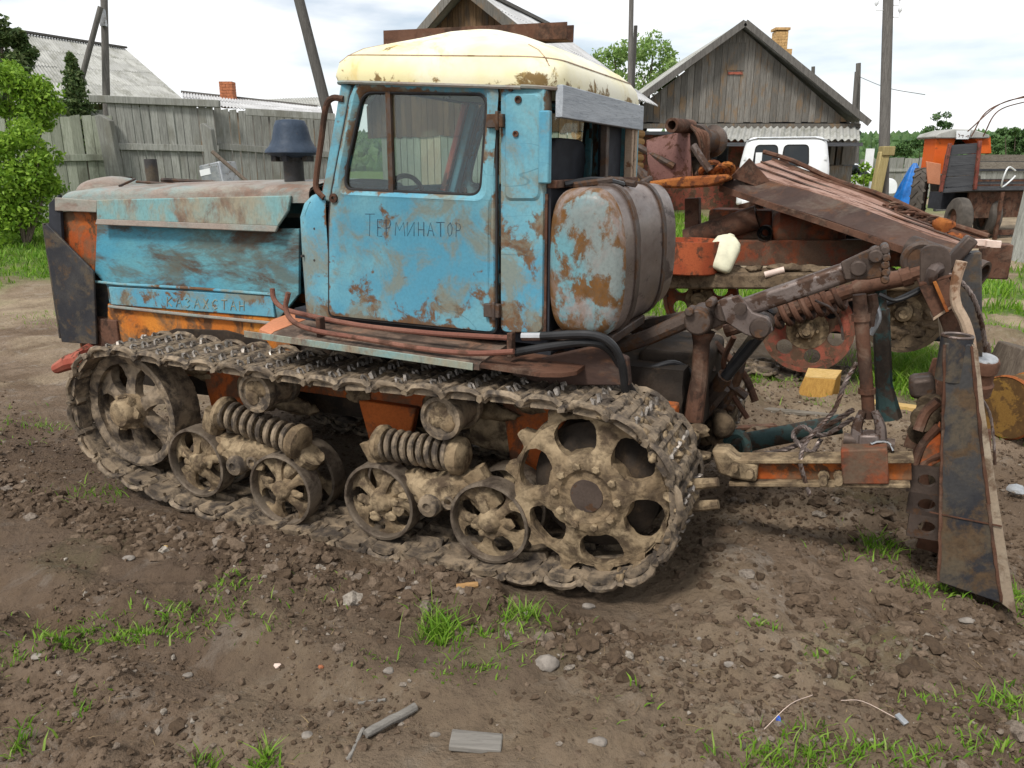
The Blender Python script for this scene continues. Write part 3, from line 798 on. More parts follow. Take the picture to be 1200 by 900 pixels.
for i in range(60):
    b.blob((random.uniform(-3.2, -.8), random.uniform(-.8, -.5), random.uniform(.705, .722)), (random.uniform(.02, .05), random.uniform(.02, .05), random.uniform(.008, .018)), i + 300, 1, .35)
lumpy(b.build('caked_mud', 'mud_dry', TR, kind='stuff', smooth=180), .02, .03, 1)
b = MB()                                                     # towing fork at the rear
for py_ in (566, 592):
    b.tube([T(805, py_ + 2, -.6), T(842, py_ - 1, -.6)], [.024, .019], 9)
b.tube([T(800, 560, -.6), T(806, 596, -.6)], .03, 10)
b.build('towing_fork', 'mud_dry', TR)
# ---- nose
def flat(pts, y, th, mat, name, parent=TR, bev=.004, **k):
    return MB().prism([T(px, py, y) for px, py in pts], (0, th, 0)).build(name, mat, parent, bev=bev, **k)
flat([(50, 266), (54, 262), (109, 318), (113, 404), (72, 401)], -.43, .014, 'black_steel', 'nose_plate')
x_ = T(52, 268, -.43).x
fp = MB()
fp.prism([(x_, -.43, 1.29), (x_ - .015, -.43, .62), (x_ - .03, -.43, .62), (x_ - .015, -.43, 1.29)], (0, .86, 0))
fp.build('front_guard', 'black_steel', TR, bev=.003)
flat([(57, 238), (69, 228), (73, 290), (57, 272)], -.42, .02, 'interior', 'grille_side')
flat([(68, 248), (115, 248), (112, 322), (104, 316), (70, 282)], -.385, .02, 'orange_paint', 'radiator_side')
b = MB().box((-3.95, 0, 1.05), (.35, .70, .72)); b.build('radiator', 'black_steel', TR, bev=.02)
b = MB()
b.box(T(98, 385, -.36) + V3((0, .02, .0)), (.10, .05, .3)); b.build('front_bracket', 'orange_paint', TR, bev=.005)
b = MB().tube([T(66, 432, -.62), T(82, 424, -.62), T(100, 420, -.6)], [.03, .045, .05], 10).tube([T(82, 424, -.62), T(120, 400, -.3)], .035, 8)
b.build('front_tow_lug', 'red_rust', TR)
for s in (-1, 1): MB().box((-3.96, s * .36, .66), (.32, .09, .2)).build('front_rail', 'rust', TR, bev=.006)
# ---- hood
rows = []
for x, zt, hw in ((-4.16, 1.385, .36), (-4.14, 1.43, .385), (-4.08, 1.452, .40), (-3.95, 1.463, .408), (-3.6, 1.475, .41), (-3.2, 1.487, .412), (-2.8, 1.497, .415), (-2.37, 1.503, .42)):
    sec = [(-1, -.055), (-1.005, -.02), (-.97, 0), (-.9, .012), (-.72, .024), (-.4, .034), (0, .038)]
    sec = sec + [(-a, b_) for a, b_ in sec[-2::-1]]
    rows.append([V3((x, a * hw, zt + b_)) for a, b_ in sec])
b = MB().loft(rows); n = len(b.v)
b.loft([[p + V3((0, 0, -.012)) for p in r] for r in rows], rev=True)
hood = b.build('hood', 'hood_paint', TR, smooth=50)
MB().blob((-4.02, -.12, 1.47), (.14, .22, .075), 4, 3, .05).build('filler_hump', 'hood_paint', hood, smooth=180)
def skirt(s):
    f = lambda p, dy=0: V3((p.x, s * (abs(p.y) + dy) * 1.0, p.z))
    A = [T(67, 231, -.41), T(116, 235, -.415), T(116, 249, -.42), T(67, 247, -.415)]
    Bq = [T(116, 234, -.415), T(343, 229, -.42), T(340, 247, -.42), T(328, 265, -.425), T(116, 257, -.425)]
    Cq = [T(116, 256, -.425), T(328, 264, -.425), T(325, 272, -.432), T(114, 263, -.432)]
    for q in (A, Bq, Cq):
        b = MB(); q = [f(p) for p in q]; b.prism(q, (0, -s * .015, 0)) if False else b.prism(q, (0, -s * -.0 + (-s) * -.016, 0))
        yield b
for s in (-1, 1):
    for i, b in enumerate(skirt(s)):
        b.build(('hood_skirt', 'hood_skirt', 'skirt_lip')[i], ('hood_paint', 'skirt_paint', 'hood_paint')[i], hood, bev=.005)
rec = MB().prism([T(125, 239, -.425), T(322, 237, -.427), T(330, 244, -.427), T(322, 260, -.432), T(125, 253, -.432)], (0, .008, 0)); rec.build('skirt_panel', 'skirt_paint', hood, bev=.005)
b = MB()                                                     # loose bars on the hood
b.tube([T(160, 213, -.15), T(250, 219, -.15), T(335, 221, -.1)], .008, 6).tube([T(140, 218, -.3), T(158, 210, -.15)], .007, 6).box(T(140, 209, 0), (.16, .05, .02))
b.tube([T(190, 211, 0), T(330, 219, 0)], .014, 6)
b.build('hood_trim', 'dark_iron', hood)
MB().lathe([(.034, -.05), (.034, .115), (.028, .115), (.028, .02), (.001, .02)], T(179, 211, -.1), (0, 0, 1), 16, False).build('exhaust_stub', 'black_steel', TR)
# ---- side panels
for s in (-1, 1):
    mir = (lambda p: V3((p.x, -p.y, p.z))) if s > 0 else (lambda p: p)
    b = MB().prism([mir(T(*p, -.385)) for p in ((111, 262), (350, 268), (350, 345), (325, 376), (128, 357), (125, 335), (109, 318))], (0, -s * .02, 0))
    sp = b.build('side_panel', 'blue_panel', TR, bev=.004)
    MB().prism([mir(T(*p, -.40)) for p in ((127, 336), (318, 347), (322, 372), (130, 357))], (0, -s * .012, 0)).build('panel_strip', 'blue_paint', sp, bev=.004)
    MB().tube([mir(T(*p, -.40)) for p in ((112, 330), (140, 333), (230, 338), (318, 345))], .008, 7).build('panel_ridge', 'blue_paint', sp)
    MB().tube([mir(T(*p, -.41)) for p in ((128, 359), (220, 369), (322, 379))], .009, 7).build('panel_lip', 'hood_paint', sp)
    b = MB().prism([mir(T(*p, -.39)) for p in ((126, 356), (340, 374), (340, 415), (126, 412))], (0, -s * .02, 0)); b.build('engine_rail', 'orange_yellow', TR, bev=.004)
flat([(175, 396), (205, 385), (265, 387), (312, 400), (312, 415), (160, 414)], -.40, .009, 'grease_dark', 'rail_guard')
EMB = {'К': [[(0, 0), (0, 1)], [(.7, 1), (0, .5), (.7, 0)]], 'А': [[(0, 0), (.4, 1), (.8, 0)], [(.2, .4), (.6, .4)]], 'З': [[(0, .85), (.3, 1), (.6, .8), (.3, .52), (.65, .25), (.3, 0), (0, .15)]],
       'Х': [[(0, 0), (.7, 1)], [(0, 1), (.7, 0)]], 'С': [[(.7, .85), (.4, 1), (.05, .7), (.05, .3), (.4, 0), (.7, .15)]], 'Т': [[(0, 1), (.8, 1)], [(.4, 1), (.4, 0)]], 'Н': [[(0, 0), (0, 1)], [(.65, 0), (.65, 1)], [(0, .5), (.65, .5)]],
       'Е': [[(.6, 1), (0, 1), (0, 0), (.6, 0)], [(0, .52), (.5, .5)]], 'Р': [[(0, 0), (0, 1), (.5, .95), (.6, .72), (.45, .48), (0, .45)]], 'М': [[(0, 0), (.08, 1), (.4, .4), (.75, 1), (.85, 0)]], 'И': [[(0, 1), (0, 0), (.65, 1), (.65, 0)]],
       'О': [[(.35, 1), (.08, .75), (.05, .3), (.3, 0), (.6, .2), (.65, .7), (.35, 1)]]}
b = MB()
for i, ch in enumerate('КАЗАХСТАН'):
    for st in EMB[ch]:
        b.tube([T(196 + i * 10.6 + u_ * 8, 359 + i * .62 - v_ * 11, -.4005) for u_, v_ in st], .0035, 5)
b.build('embossed_lettering', 'skirt_paint', TR)
# ---- air cleaner
c = T(346, 222, -.2); k = (T(346, 140, -.2).z - c.z)
ac = MB().lathe([(.05, -.06), (.05, k * .42), (.062, k * .43), (.062, k * .47), (.05, k * .5)], c, (0, 0, 1), 20).build('air_intake_pipe', 'black_steel', TR)
MB().lathe([(.06, k * .46), (.118, k * .50), (.134, k * .53), (.13, k * .57), (.112, k * .62), (.095, k * .72), (.082, k * .9), (.07, k * .985), (.04, k), (.001, k)], c, (0, 0, 1), 28).build('air_intake_cap', 'cap_blue', ac, smooth=60)
for i in range(6): MB().box(c + V3((.085 * math.cos(i), .085 * math.sin(i), k * .45)), (.03, .03, .03)).build('cap_lug', 'black_steel', ac)

# ---- cab
YC = .60
XZ = lambda px, py: (lambda p: (p.x, p.z))(T(px, py, -YC))
def loops(spec, s):
    """spec: (pixel polygon, radii, scale, y)"""
    out = []
    for poly, rad, sc, y in spec:
        P = [XZ(*p) for p in poly]; cx = sum(p[0] for p in P) / len(P); cz = sum(p[1] for p in P) / len(P)
        L = rounded([V3((cx + (p[0] - cx) * sc[0], 0, cz + (p[1] - cz) * sc[1])) for p in P], rad, 7)
        out.append([V3((p.x, s * y, p.z)) for p in L])
    return out
DOOR = ((414, 95), (581, 93), (581, 390), (386, 370), (386, 240)); DR = [.07, .045, .03, .03, .12]
WIN = ((424, 108), (570, 110), (562, 229), (403, 222), (405, 198)); WR = [.05, .05, .05, .045, .03]
doors = []
for s in (-1, 1):
    spec = [(DOOR, DR, (1, 1), .565, 1), (DOOR, DR, (1, 1), .598, 1), (DOOR, DR, (.985, .99), .608, .8), (DOOR, DR, (.93, .955), .609, .15), (DOOR, DR, (.88, .92), .609, 0) if False else (DOOR, DR, (.90, .935), .609, 0), (WIN, WR, (1.15, 1.2), .609, .0), (WIN, WR, (1.09, 1.12), .614, .25), (WIN, WR, (1.03, 1.04), .604, .75), (WIN, WR, (1, 1), .592, 1), (WIN, WR, (1, 1), .565, 1)]
    spec = [q_ for q_ in spec if not (q_[0] is DOOR and q_[2][0] == .90)]
    L_ = loops([q_[:4] for q_ in spec], s); b = MB().loft(L_, True)
    d = b.build('door', 'blue_paint', TR, smooth=30, edge=[q_[4] for q_, l_ in zip(spec, L_) for _ in l_]); doors.append(d)
    seal = loops([(DOOR, DR, (1.006, 1.004), .598)], s)[0]; MB().tube(seal + seal[:1], .006, 6).build('door_seal', 'rubber', d)
    seal = loops([(WIN, WR, (1, 1), .592)], s)[0]; MB().tube(seal + seal[:1], .007, 6).build('window_seal', 'rubber', d)
    for q in (((424, 108), (452, 108), (456, 226), (403, 222), (405, 198)), ((456, 108), (570, 110), (562, 229), (459, 226))):
        P = [XZ(*p) for p in q]
        MB().prism([V3((a, s * .585, c_)) for a, c_ in P], (0, -s * .004, 0)).build('window_pane', 'glass', d, smooth=0)
    a0, a1 = XZ(454, 107), XZ(458, 228)
    MB().beam((a0[0], s * .59, a0[1]), (a1[0], s * .59, a1[1]), .02, .022, (1, 0, 0)).build('window_bar', 'dark_iron', d)
    for (hx, hy, w_, h_) in ((583, 142, .07, .05), (579, 363, .07, .055)):
        h = MB(); p = XZ(hx, hy); h.box((p[0], s * .615, p[1]), (w_, .03, h_)); h.tube([(p[0] + .012, s * .63, p[1] - h_ * .7), (p[0] + .012, s * .63, p[1] + h_ * .7)], .008, 8)
        h.build('hinge', 'black_steel' if s > 0 else 'dark_iron', d, bev=.004)
    p = XZ(393, 232); MB().lathe([(.02, .6), (.02, .618), (.008, .62), (.006, .606), (.001, .606)], (p[0], 0, p[1]), (0, s, 0), 12).build('lock_hole', 'rust', d)
    # rear quarter
    Qo = ((586, 93), (640, 97), (637, 391), (586, 390)); Qi = ((594, 110), (634, 112), (632, 232), (594, 232))
    b = MB().loft(loops([(Qo, .03, (1, 1), .54), (Qo, .03, (1, 1), .592), (Qo, .03, (.93, .985), .604), (Qi, .03, (1.1, 1.06), .604), (Qi, .03, (1, 1), .612), (Qi, .03, (.9, .95), .612)], s), True)
    L = loops([(Qi, .03, (.9, .95), .612)], s)[0]; b.add(L, [tuple(range(len(L)))])
    q = b.build('rear_quarter', 'blue_paint', TR, smooth=30, edge=[1] * 32 * 2 + [.6] * 32 + [.1] * 32 * 2 + [.0] * (len(b.v) - 32 * 5))
    h = MB()
    for px, py, r_ in ((609, 117, .014), (606, 157, .012), (600, 105, .008)):
        p = XZ(px, py); h.lathe([(r_, .606), (r_, .618), (r_ * .6, .619), (r_ * .6, .613), (.001, .613)], (p[0], 0, p[1]), (0, s, 0), 12)
    h.build('bolt', 'rust', q)
    p0, p1 = XZ(639, 130), XZ(639, 215); MB().box(((p0[0] + p1[0]) / 2 + .005, s * .615, (p0[1] + p1[1]) / 2), (.045, .03, p0[1] - p1[1])).build('corner_strip', 'cab_board' if False else 'blue_paint', q, bev=.006)
# scrawled name on the near door
b = MB()
xx = 428
for i, ch in enumerate('ТЕРМИНАТОР'):
    hgt = 25 if i == 0 else (19 if i < 3 else 16); wd = {'М': 14, 'И': 12, 'Т': 12, 'Н': 10}.get(ch, 9) * (1.15 if i == 0 else 1)
    y_ = 276 - (0 if i else 0) + .0 * i + .15 * i
    for st in EMB[ch]:
        P = [T(xx + u_ * wd + random.uniform(-.4, .4), y_ - v_ * hgt + random.uniform(-.6, .6), -.6085) for u_, v_ in st]
        b.tube(P, .0017, 5)
        if random.random() < .45: b.tube([p + V3((random.uniform(.002, .004), 0, random.uniform(-.004, .004))) for p in P], .0009, 4)
    xx += wd * .85 + 2.6
b.build('scrawled_lettering', 'letter', doors[0], label='hand scratched name in Cyrillic capitals')
# cowl in front of the door
xd = XZ(386, 300)[0] - .006
plan = [(0, .6), (-.05, .602), (-.11, .598), (-.155, .582), (-.185, .55), (-.2, .5), (-.205, .42), (-.205, .2), (-.205, 0)]
plan = [(a, -b_) for a, b_ in plan] + [(a, b_) for a, b_ in plan[-2::-1]]
rows = []
for z, dx, sh in ((.94, 0, 1), (1.0, 0, 1), (1.2, .0, 1), (1.38, .005, 1), (1.44, .03, .992), (1.475, .07, .98), (1.495, .12, .965), (1.505, .19, .95)):
    rows.append([V3((xd + a * (1 - 0) + min(dx, -a * .8) if a < 0 else xd, b_ * sh, z)) for a, b_ in plan])
cowl = MB().loft(rows).build('cowl', 'blue_paint', TR, smooth=60, edge=[1 if j in (0, 16) else (.55 if i in (0, 7) else .1) for i in range(8) for j in range(17)])
x0 = T(362, 300, -.585).x
MB().tube([V3((x0, -.588, z)) for z in (.96, 1.2, 1.40)] + [V3((x0 + .03, -.585, 1.45))], .004, 5).build('cowl_seam', 'blue_panel', cowl)
h = MB()
for px, py in ((369, 268), (374, 278), (369, 305), (354, 300)):
    p = T(px, py, -.597); h.lathe([(.006, -.01), (.006, .004)], p, (0, -1, 0), 8)
h.build('rivet', 'black_steel', cowl)
# windscreen wall, pillars, floor, rear wall
tp0 = XZ(405, 100); 
for s in (-1, 1):
    lo, hi = XZ(381, 235), XZ(405, 98)
    MB().beam((lo[0], s * .575, lo[1]), (hi[0], s * .575, hi[1]), .05, .05, (1, 0, 0)).build('front_pillar', 'blue_paint', TR, bev=.008)
    lo, hi = XZ(372, 232), XZ(398, 96); MB().beam((lo[0], s * .54, lo[1]), (hi[0], s * .54, hi[1]), .03, .035, (1, 0, 0)).build('windscreen_frame', 'red_rust', TR, bev=.004)
lo, hi = XZ(374, 230), XZ(398, 98)
MB().add([(lo[0], -.53, lo[1]), (lo[0], .53, lo[1]), (hi[0], .53, hi[1]), (hi[0], -.53, hi[1])], [(0, 1, 2, 3)]).build('windscreen', 'glass', TR, smooth=0)
MB().tube([T(*p, -.60) for p in ((403, 116), (390, 115), (382, 125), (377, 160), (371, 205), (371, 222), (380, 232))], .013, 9, smooth=4).build('grab_rail', 'rust', TR)
ZS = T(650, 216, -.58).z
b = MB().box((-1.11, 0, (ZS + .94) / 2), (.03, 1.17, ZS - .94)); b.build('rear_wall', 'interior', TR)
b = MB().box((-1.09, 0, ZS), (.04, 1.18, .03)); b.build('rear_sill', 'rust', TR, bev=.004)
b = MB().box((-1.075, .02, 1.835), (.03, 1.17, .115)); b.build('rear_header_board', 'cab_board', TR, bev=.003)
for y in (.565, .50): MB().box((-1.10, y, (ZS + 1.79) / 2), (.04, .03 if y < .55 else .04, 1.79 - ZS)).build('rear_post', 'rust_pale', TR, bev=.004)
b = MB().box((-1.12, .16, (ZS + 1.79) / 2), (.03, .045, 1.79 - ZS)); b.build('centre_post', 'dark_iron', TR, bev=.004)
b = MB().box((-1.15, .34, (ZS + 1.79) / 2), (.02, .32, 1.79 - ZS)); b.build('dark_partition', 'interior', TR, bev=.004)
b = MB()
sb = rounded([V3((-1.36, -.30, 1.2)), V3((-1.36, .22, 1.2)), V3((-1.30, .19, 1.72)), V3((-1.30, -.28, 1.72))], [.02, .02, .12, .12], 6)
b.prism(sb, (.09, 0, 0)); b.box((-1.58, -.05, 1.2), (.5, .5, .12)); b.build('seat', 'interior', TR, bev=.02)
b = MB().box((-1.75, 0, .93), (1.28, 1.12, .06)).box((-2.26, 0, 1.2), (.16, 1.0, .45)); b.build('cab_floor', 'interior', TR)
b = MB().tube([(-2.1, -.2, 1.3), (-1.98, -.2, 1.42)], .018, 8); 
b.tube([V3((-1.98 + .0 * math.cos(a), -.2 + .17 * math.cos(a), 1.44 + .12 * math.sin(a))) for a in np.linspace(0, 6.283, 25)], .012, 6).build('steering_wheel', 'rubber', TR)
# roof
def ring(ins, dz, xr=-1.075, xf=-2.075, hw=.615, rad=.14):
    rad = rad + min(ins * 1.2, .22)
    C = [(xr - ins, -hw + ins), (xr - ins, hw - ins), (xf + ins, hw - ins), (xf + ins, -hw + ins)]
    L = rounded([V3((a, c_, 0)) for a, c_ in C], rad, 8)
    return [V3((p.x, p.y, 1.905 + (-1.08 - p.x) * .06 + dz)) for p in L]
rr = [ring(.02, -.035), ring(-.004, -.03), ring(-.01, .0), ring(0, .05), ring(.02, .08), ring(.055, .112), ring(.11, .14), ring(.2, .175), ring(.32, .212), ring(.42, .232), ring(.49, .24)]
b = MB().loft(rr, True); b.add(rr[-1], [tuple(range(len(rr[-1])))])
nr = len(rr[0]); roof = b.build('roof', 'cream_roof', TR, smooth=60, edge=([.8] * nr * 2 + [.55] * nr + [.1] * nr + [0] * (len(b.v) - 4 * nr)))
b = MB()
for k_ in (4,): b.tube(rr[k_] + rr[k_][:1], .0035, 5)
for i in (4, 13, 22, 31): b.tube([rr[j][i] for j in range(3, 7)], .003, 5)
b.build('roof_seam', 'rust_pale', roof)
MB().tube([p + V3((0, 0, .004)) for p in rr[1]] + [rr[1][0]], .008, 6).build('gutter', 'hood_paint', roof)
# ---- fuel tank across the rear
cx, cz, hx, hz = -.945, 1.24, .148, .285
def se(t_, kx=1, kz=1):
    e = .56; zn = math.copysign(abs(math.sin(t_)) ** e, math.sin(t_))
    tp_ = (1 - .22 * max(0, zn) ** 2 - .06 * max(0, -zn) ** 2) if math.cos(t_) > 0 else 1
    return (math.copysign(abs(math.cos(t_)) ** e, math.cos(t_)) * hx * kx * tp_ * 1.04, math.copysign(abs(math.sin(t_)) ** e, math.sin(t_)) * hz * kz)
rows = []
for y, k_ in ((-.625, .45), (-.622, .74), (-.608, .9), (-.575, 1.0), (-.40, 1.03), (-.25, .99), (-.1, 1.03), (.10, 1.02), (.275, 1.0), (.298, .9), (.312, .74), (.315, .45)):
    rows.append([V3((cx + se(a, k_, 1 - (1 - k_) * .6)[0], y, cz + se(a, k_, 1 - (1 - k_) * .6)[1])) for a in np.linspace(0, 2 * math.pi, 48, endpoint=False)])
tank = MB().loft(rows[3:9], True).build('fuel_tank', 'tank_steel', TR, smooth=60)
MB().loft([[p + V3((0, -.0, 0)) for p in r] for r in rows[:4]], True, False).add(rows[0], [tuple(range(48))]).build('tank_end', 'tank_paint', tank, smooth=60, edge=[0] * 48 + [0] * 48 + [.4] * 48 + [1] * 48 + [0] * 48, label='tank end with flaking blue and rust paint')
MB().loft(rows[8:], True).add(rows[-1], [tuple(range(48))]).build('tank_end', 'tank_paint', tank, smooth=60)
for y in (-.43, .02):
    rws = []
    for dy, o_ in ((-.028, -.004), (-.028, .008), (.028, .008), (.028, -.004)):
        rws.append([V3((cx + se(a)[0] * (1.02 + o_ / hx), y + dy, cz + se(a)[1] * (1.02 + o_ / hz))) for a in np.linspace(0, 2 * math.pi, 48, endpoint=False)])
    MB().loft(rws, True).build('tank_strap', 'dark_iron', tank, smooth=60)
b = MB().box((-.97, -.3, .94), (.26, .5, .04)); b.build('tank_shelf', 'dark_iron', TR, bev=.006)
MB().tube([T(662, 216, -.5), T(690, 211, -.45), T(712, 212, -.4), T(730, 216, -.3)], .012, 7, smooth=3).build('breather_hose', 'hose', tank)
MB().lathe([(.04, 0), (.04, .03), (.03, .04)], (cx, -.25, 1.52), (0, 0, 1), 16).build('filler_cap', 'dark_iron', tank)
for i in range(5): MB().tube([(cx + random.uniform(-.1, .1), -.5 + .13 * i, 1.53), (cx + random.uniform(-.1, .1), -.42 + .13 * i, 1.55)], .013, 6).build('tank_debris', 'dark_iron', tank)
MB().beam((-1.13, -.58, .95), (-1.13, -.58, 1.5), .03, .05, (1, 0, 0)).build('rear_corner_post', 'rust', TR)
# ---- step plate and pipes
def zst(x): return .888 + (x + 2.2) * -.028
oe = [T(318, 381, -.72), T(322, 389, -.76), T(345, 396, -.80), T(420, 409, -.80), T(500, 420, -.80), T(572, 431, -.80)]
xs = [-2.47, -2.44, -2.33, -2.0, -1.65, -1.30]
b = MB(); rows = []
for x, yo in zip(xs, (-.68, -.75, -.80, -.805, -.805, -.805)):
    z = zst(x); rows.append([V3((x, -.5, z + .02)), V3((x, -.62, z + .012)), V3((x, yo + .02, z)), V3((x, yo, z - .008)), V3((x, yo - .002, z - .03)), V3((x, yo + .012, z - .03)), V3((x, yo + .02, z - .016)), V3((x, -.5, z + .004))])
b.loft(rows, True, True).build('step_plate', 'step_paint', TR, smooth=40)
rw_ = [[p + V3((0, 0, .003)) for p in r] for r in rows[:3]]; MB().loft(rw_, True, True).build('step_nose', 'orange_pale', TR, smooth=40)
MB().box((-1.9, -.81, zst(-1.9) - .018), (1.15, .006, .03), ry=.028).build('step_edge', 'skirt_paint', TR, bev=.002)
rows = []
for x, w_ in ((-1.30, .0), (-1.15, .004), (-1.04, .006), (-.97, -.03), (-.93, -.09)):
    z = zst(x); rows.append([V3((x, -.45, z + .0)), V3((x, -.80 - w_, z - .006)), V3((x, -.80 - w_, z - .022)), V3((x, -.45, z - .016))])
MB().loft(rows, True, True).build('step_tail', 'rust', TR, smooth=30)
MB().box((-1.75, -.4, .84), (1.3, .3, .06)).build('step_support', 'interior', TR)
MB().prism([T(*p, -.62) for p in ((600, 428), (700, 405), (735, 420), (738, 452), (640, 452), (600, 440))], (0, .04, 0)).build('mud_flap', 'rust_dark', TR, bev=.006)
b = MB().tube([T(*p, -.70) for p in ((319, 338), (321, 350), (330, 360), (350, 367), (420, 381), (500, 390), (560, 394), (598, 396))], .0115, 9, smooth=4)
b.build('hydraulic_pipe', 'pipe_red', TR)
b = MB().tube([T(*p, -.79) for p in ((338, 343), (335, 362), (345, 378), (372, 388), (420, 396), (490, 408), (550, 414), (602, 412))], .0115, 9, smooth=4)
b.build('hydraulic_pipe', 'pipe_red', TR)
for p in ((376, 385, -.75), (599, 404, -.72)): MB().box(T(*p), (.022, .04, .10)).build('pipe_clamp', 'rust', TR, bev=.004)
MB().tube([T(612, 394, -.70), T(634, 394, -.70)], .017, 10).build('hose_fitting', 'steel_bright', TR)
for path in (((632, 394), (690, 392), (715, 402), (728, 425), (733, 458)), ((604, 413), (650, 405), (690, 401), (712, 408), (728, 430), (738, 455), (752, 470))):
    MB().tube([T(px, py, -.70 + .006 * i * i) for i, (px, py) in enumerate(path)], .0165, 10, smooth=5).build('hydraulic_hose', 'hose', TR)
# ---- rear lift linkage
for P_, r_, m_ in ((((760, 432, -.3), (790, 425, -.25), (812, 440, -.2), (822, 470, -.2)), .012, 'hose'), (((745, 440, -.2), (770, 470, -.1), (800, 480, 0), (835, 470, .1)), .012, 'hose'), (((860, 395, 0), (848, 425, .05), (858, 460, .1), (876, 490, .1)), .013, 'rust'),
                   (((1030, 345, 0), (1050, 352, 0), (1075, 342, 0), (1088, 330, 0)), .009, 'hose'), (((955, 352, -.25), (975, 362, -.25), (985, 380, -.22), (988, 398, -.2)), .005, 'worn_iron'), (((870, 420, .1), (862, 450, .1), (845, 480, .1)), .02, 'dark_iron'),
                   (((838, 402, .1), (872, 440, .15), (885, 470, .15)), .018, 'rust'), (((1024, 352, -.15), (1030, 372, -.15), (1020, 392, -.15)), .011, 'grey_metal')):
    MB().tube([T(*p) for p in P_], r_, 8, smooth=4).build('hydraulic_hose' if m_ == 'hose' else 'linkage_rod', m_, TR)
HY = -.22
def tb(pts, r, mat, name, y=HY, n=10, sm=0, parent=TR):
    return MB().tube([T(p[0], p[1], p[2] if len(p) > 2 else y) for p in pts], r, n, smooth=sm).build(name, mat, parent)
MB().box((-.68, .05, .66), (.3, .5, .34)).build('rear_housing', 'grease_dark', TR, bev=.03)
tb([(700, 415, -.25), (760, 395), (812, 372)], [.032, .034, .036], 'dark_iron', 'lift_rod', -.3)
tb([(740, 385, .1), (800, 372, .05), (850, 362, .05)], .028, 'dark_iron', 'lift_rod')
b = MB().lathe([(.001, -.06), (.05, -.06), (.058, -.03), (.058, .1), (.05, .13), (.001, .13)], T(820, 375, -.3), (0, 1, 0), 20)
b.lathe([(.001, -.04), (.04, -.04), (.045, .1), (.001, .1)], T(850, 364, -.28), (0, 1, 0), 18); b.beam(T(818, 378, -.25), T(862, 358, -.25), .10, .09)
b.lathe([(.02, -.085), (.02, 0)], T(812, 362, -.3), (0, 1, 0), 6).lathe([(.02, -.085), (.02, 0)], T(836, 352, -.3), (0, 1, 0), 6)
b.build('bell_crank', 'dark_iron', TR, bev=.006)
tb([(824, 388), (822, 402), (820, 440), (812, 492)], [.05, .034, .034, .042], 'rust', 'lift_link', -.28)
cyl = MB().beam(T(850, 368, -.3), T(1003, 315, -.3), .074, .074); cyl = cyl.build('lift_cylinder', 'worn_iron', TR, bev=.018, seg=3)
b = MB().prism([T(p[0], p[1], -.36) for p in ((842, 352), (866, 346), (882, 366), (900, 372), (906, 388), (892, 400), (872, 392), (850, 378))], (0, .03, 0)); b.build('cylinder_lug', 'worn_iron', cyl, bev=.006)
b = MB().lathe([(.001, -.03), (.034, -.03), (.04, -.015), (.04, .14), (.001, .14)], T(891, 384, -.36), (0, 1, 0), 20).lathe([(.024, -.02), (.024, .1)], T(868, 361, -.36), (0, 1, 0), 14)
b.build('cylinder_pin', 'dark_iron', cyl)
b = MB().prism([T(p[0], p[1], -.36) for p in ((985, 308), (1010, 296), (1030, 288), (1036, 300), (1034, 325), (1018, 328), (990, 328))], (0, .03, 0))
b.prism([T(p[0], p[1], -.24) for p in ((985, 308), (1010, 296), (1030, 288), (1036, 300), (1034, 325), (1018, 328), (990, 328))], (0, .03, 0))
b.lathe([(.001, -.03), (.028, -.03), (.03, .17), (.001, .17)], T(1006, 314, -.36), (0, 1, 0), 16); b.lathe([(.024, -.02), (.024, .16)], T(1026, 300, -.36), (0, 1, 0), 14)
for i in range(5): b.lathe([(.016, -.03), (.016, .16)], T(1037 + (i % 2), 293 + i * 8.5, -.34), (0, 1, 0), 8)
b.build('cylinder_clevis', 'dark_iron', cyl, bev=.005)
tb([(905, 362), (880, 400, -.1), (856, 432, -.1)], .024, 'black_steel', 'cylinder_rod', -.2)
tb([(893, 390, -.12), (850, 442, -.1)], .025, 'hose', 'ram_barrel')
tb([(850, 440, -.1), (826, 474, 0)], .034, 'dark_iron', 'ram_base')
tb([(845, 374, -.1), (885, 378, -.1)], .018, 'green_metal', 'link_pin')
MB().helix(T(892, 376, .15), T(990, 346, .15), .05, .014, 8, 7, 14).build('stop_spring', 'rust', TR)
tb([(850, 388, .15), (1010, 337, .12)], .03, 'rust', 'top_link')
b = MB().tube([T(1000, 338, .05), T(1032, 330, .05), T(1058, 326, .05)], [.034, .036, .034], 12).tube([T(1056, 326, .05), T(1068, 322, .05)], .04, 10).tube([T(1068, 322, .05), T(1096, 314, .05)], .03, 10)
b.build('top_link_screw', 'rust', TR)
b = MB()
for i in range(26): b.blob(T(random.uniform(770, 850), random.uniform(430, 520), random.uniform(-.1, .4)), (random.uniform(.03, .07), .05, random.uniform(.03, .05)), i + 700, 2, .35)
b.build('caked_mud', 'mud_dark', TR, kind='stuff', smooth=180)
for a, c_, y0, y1 in (((770, 470), (835, 430), .1, .0), ((800, 520), (850, 455), .05, -.05), ((780, 440), (860, 480), .2, .1), ((840, 440), (875, 465), .1, .1), ((760, 460), (800, 455), -.1, -.1)): MB().tube([T(*a, y0), T(*c_, y1)], .022, 8).build('linkage_bar', 'dark_iron', TR)
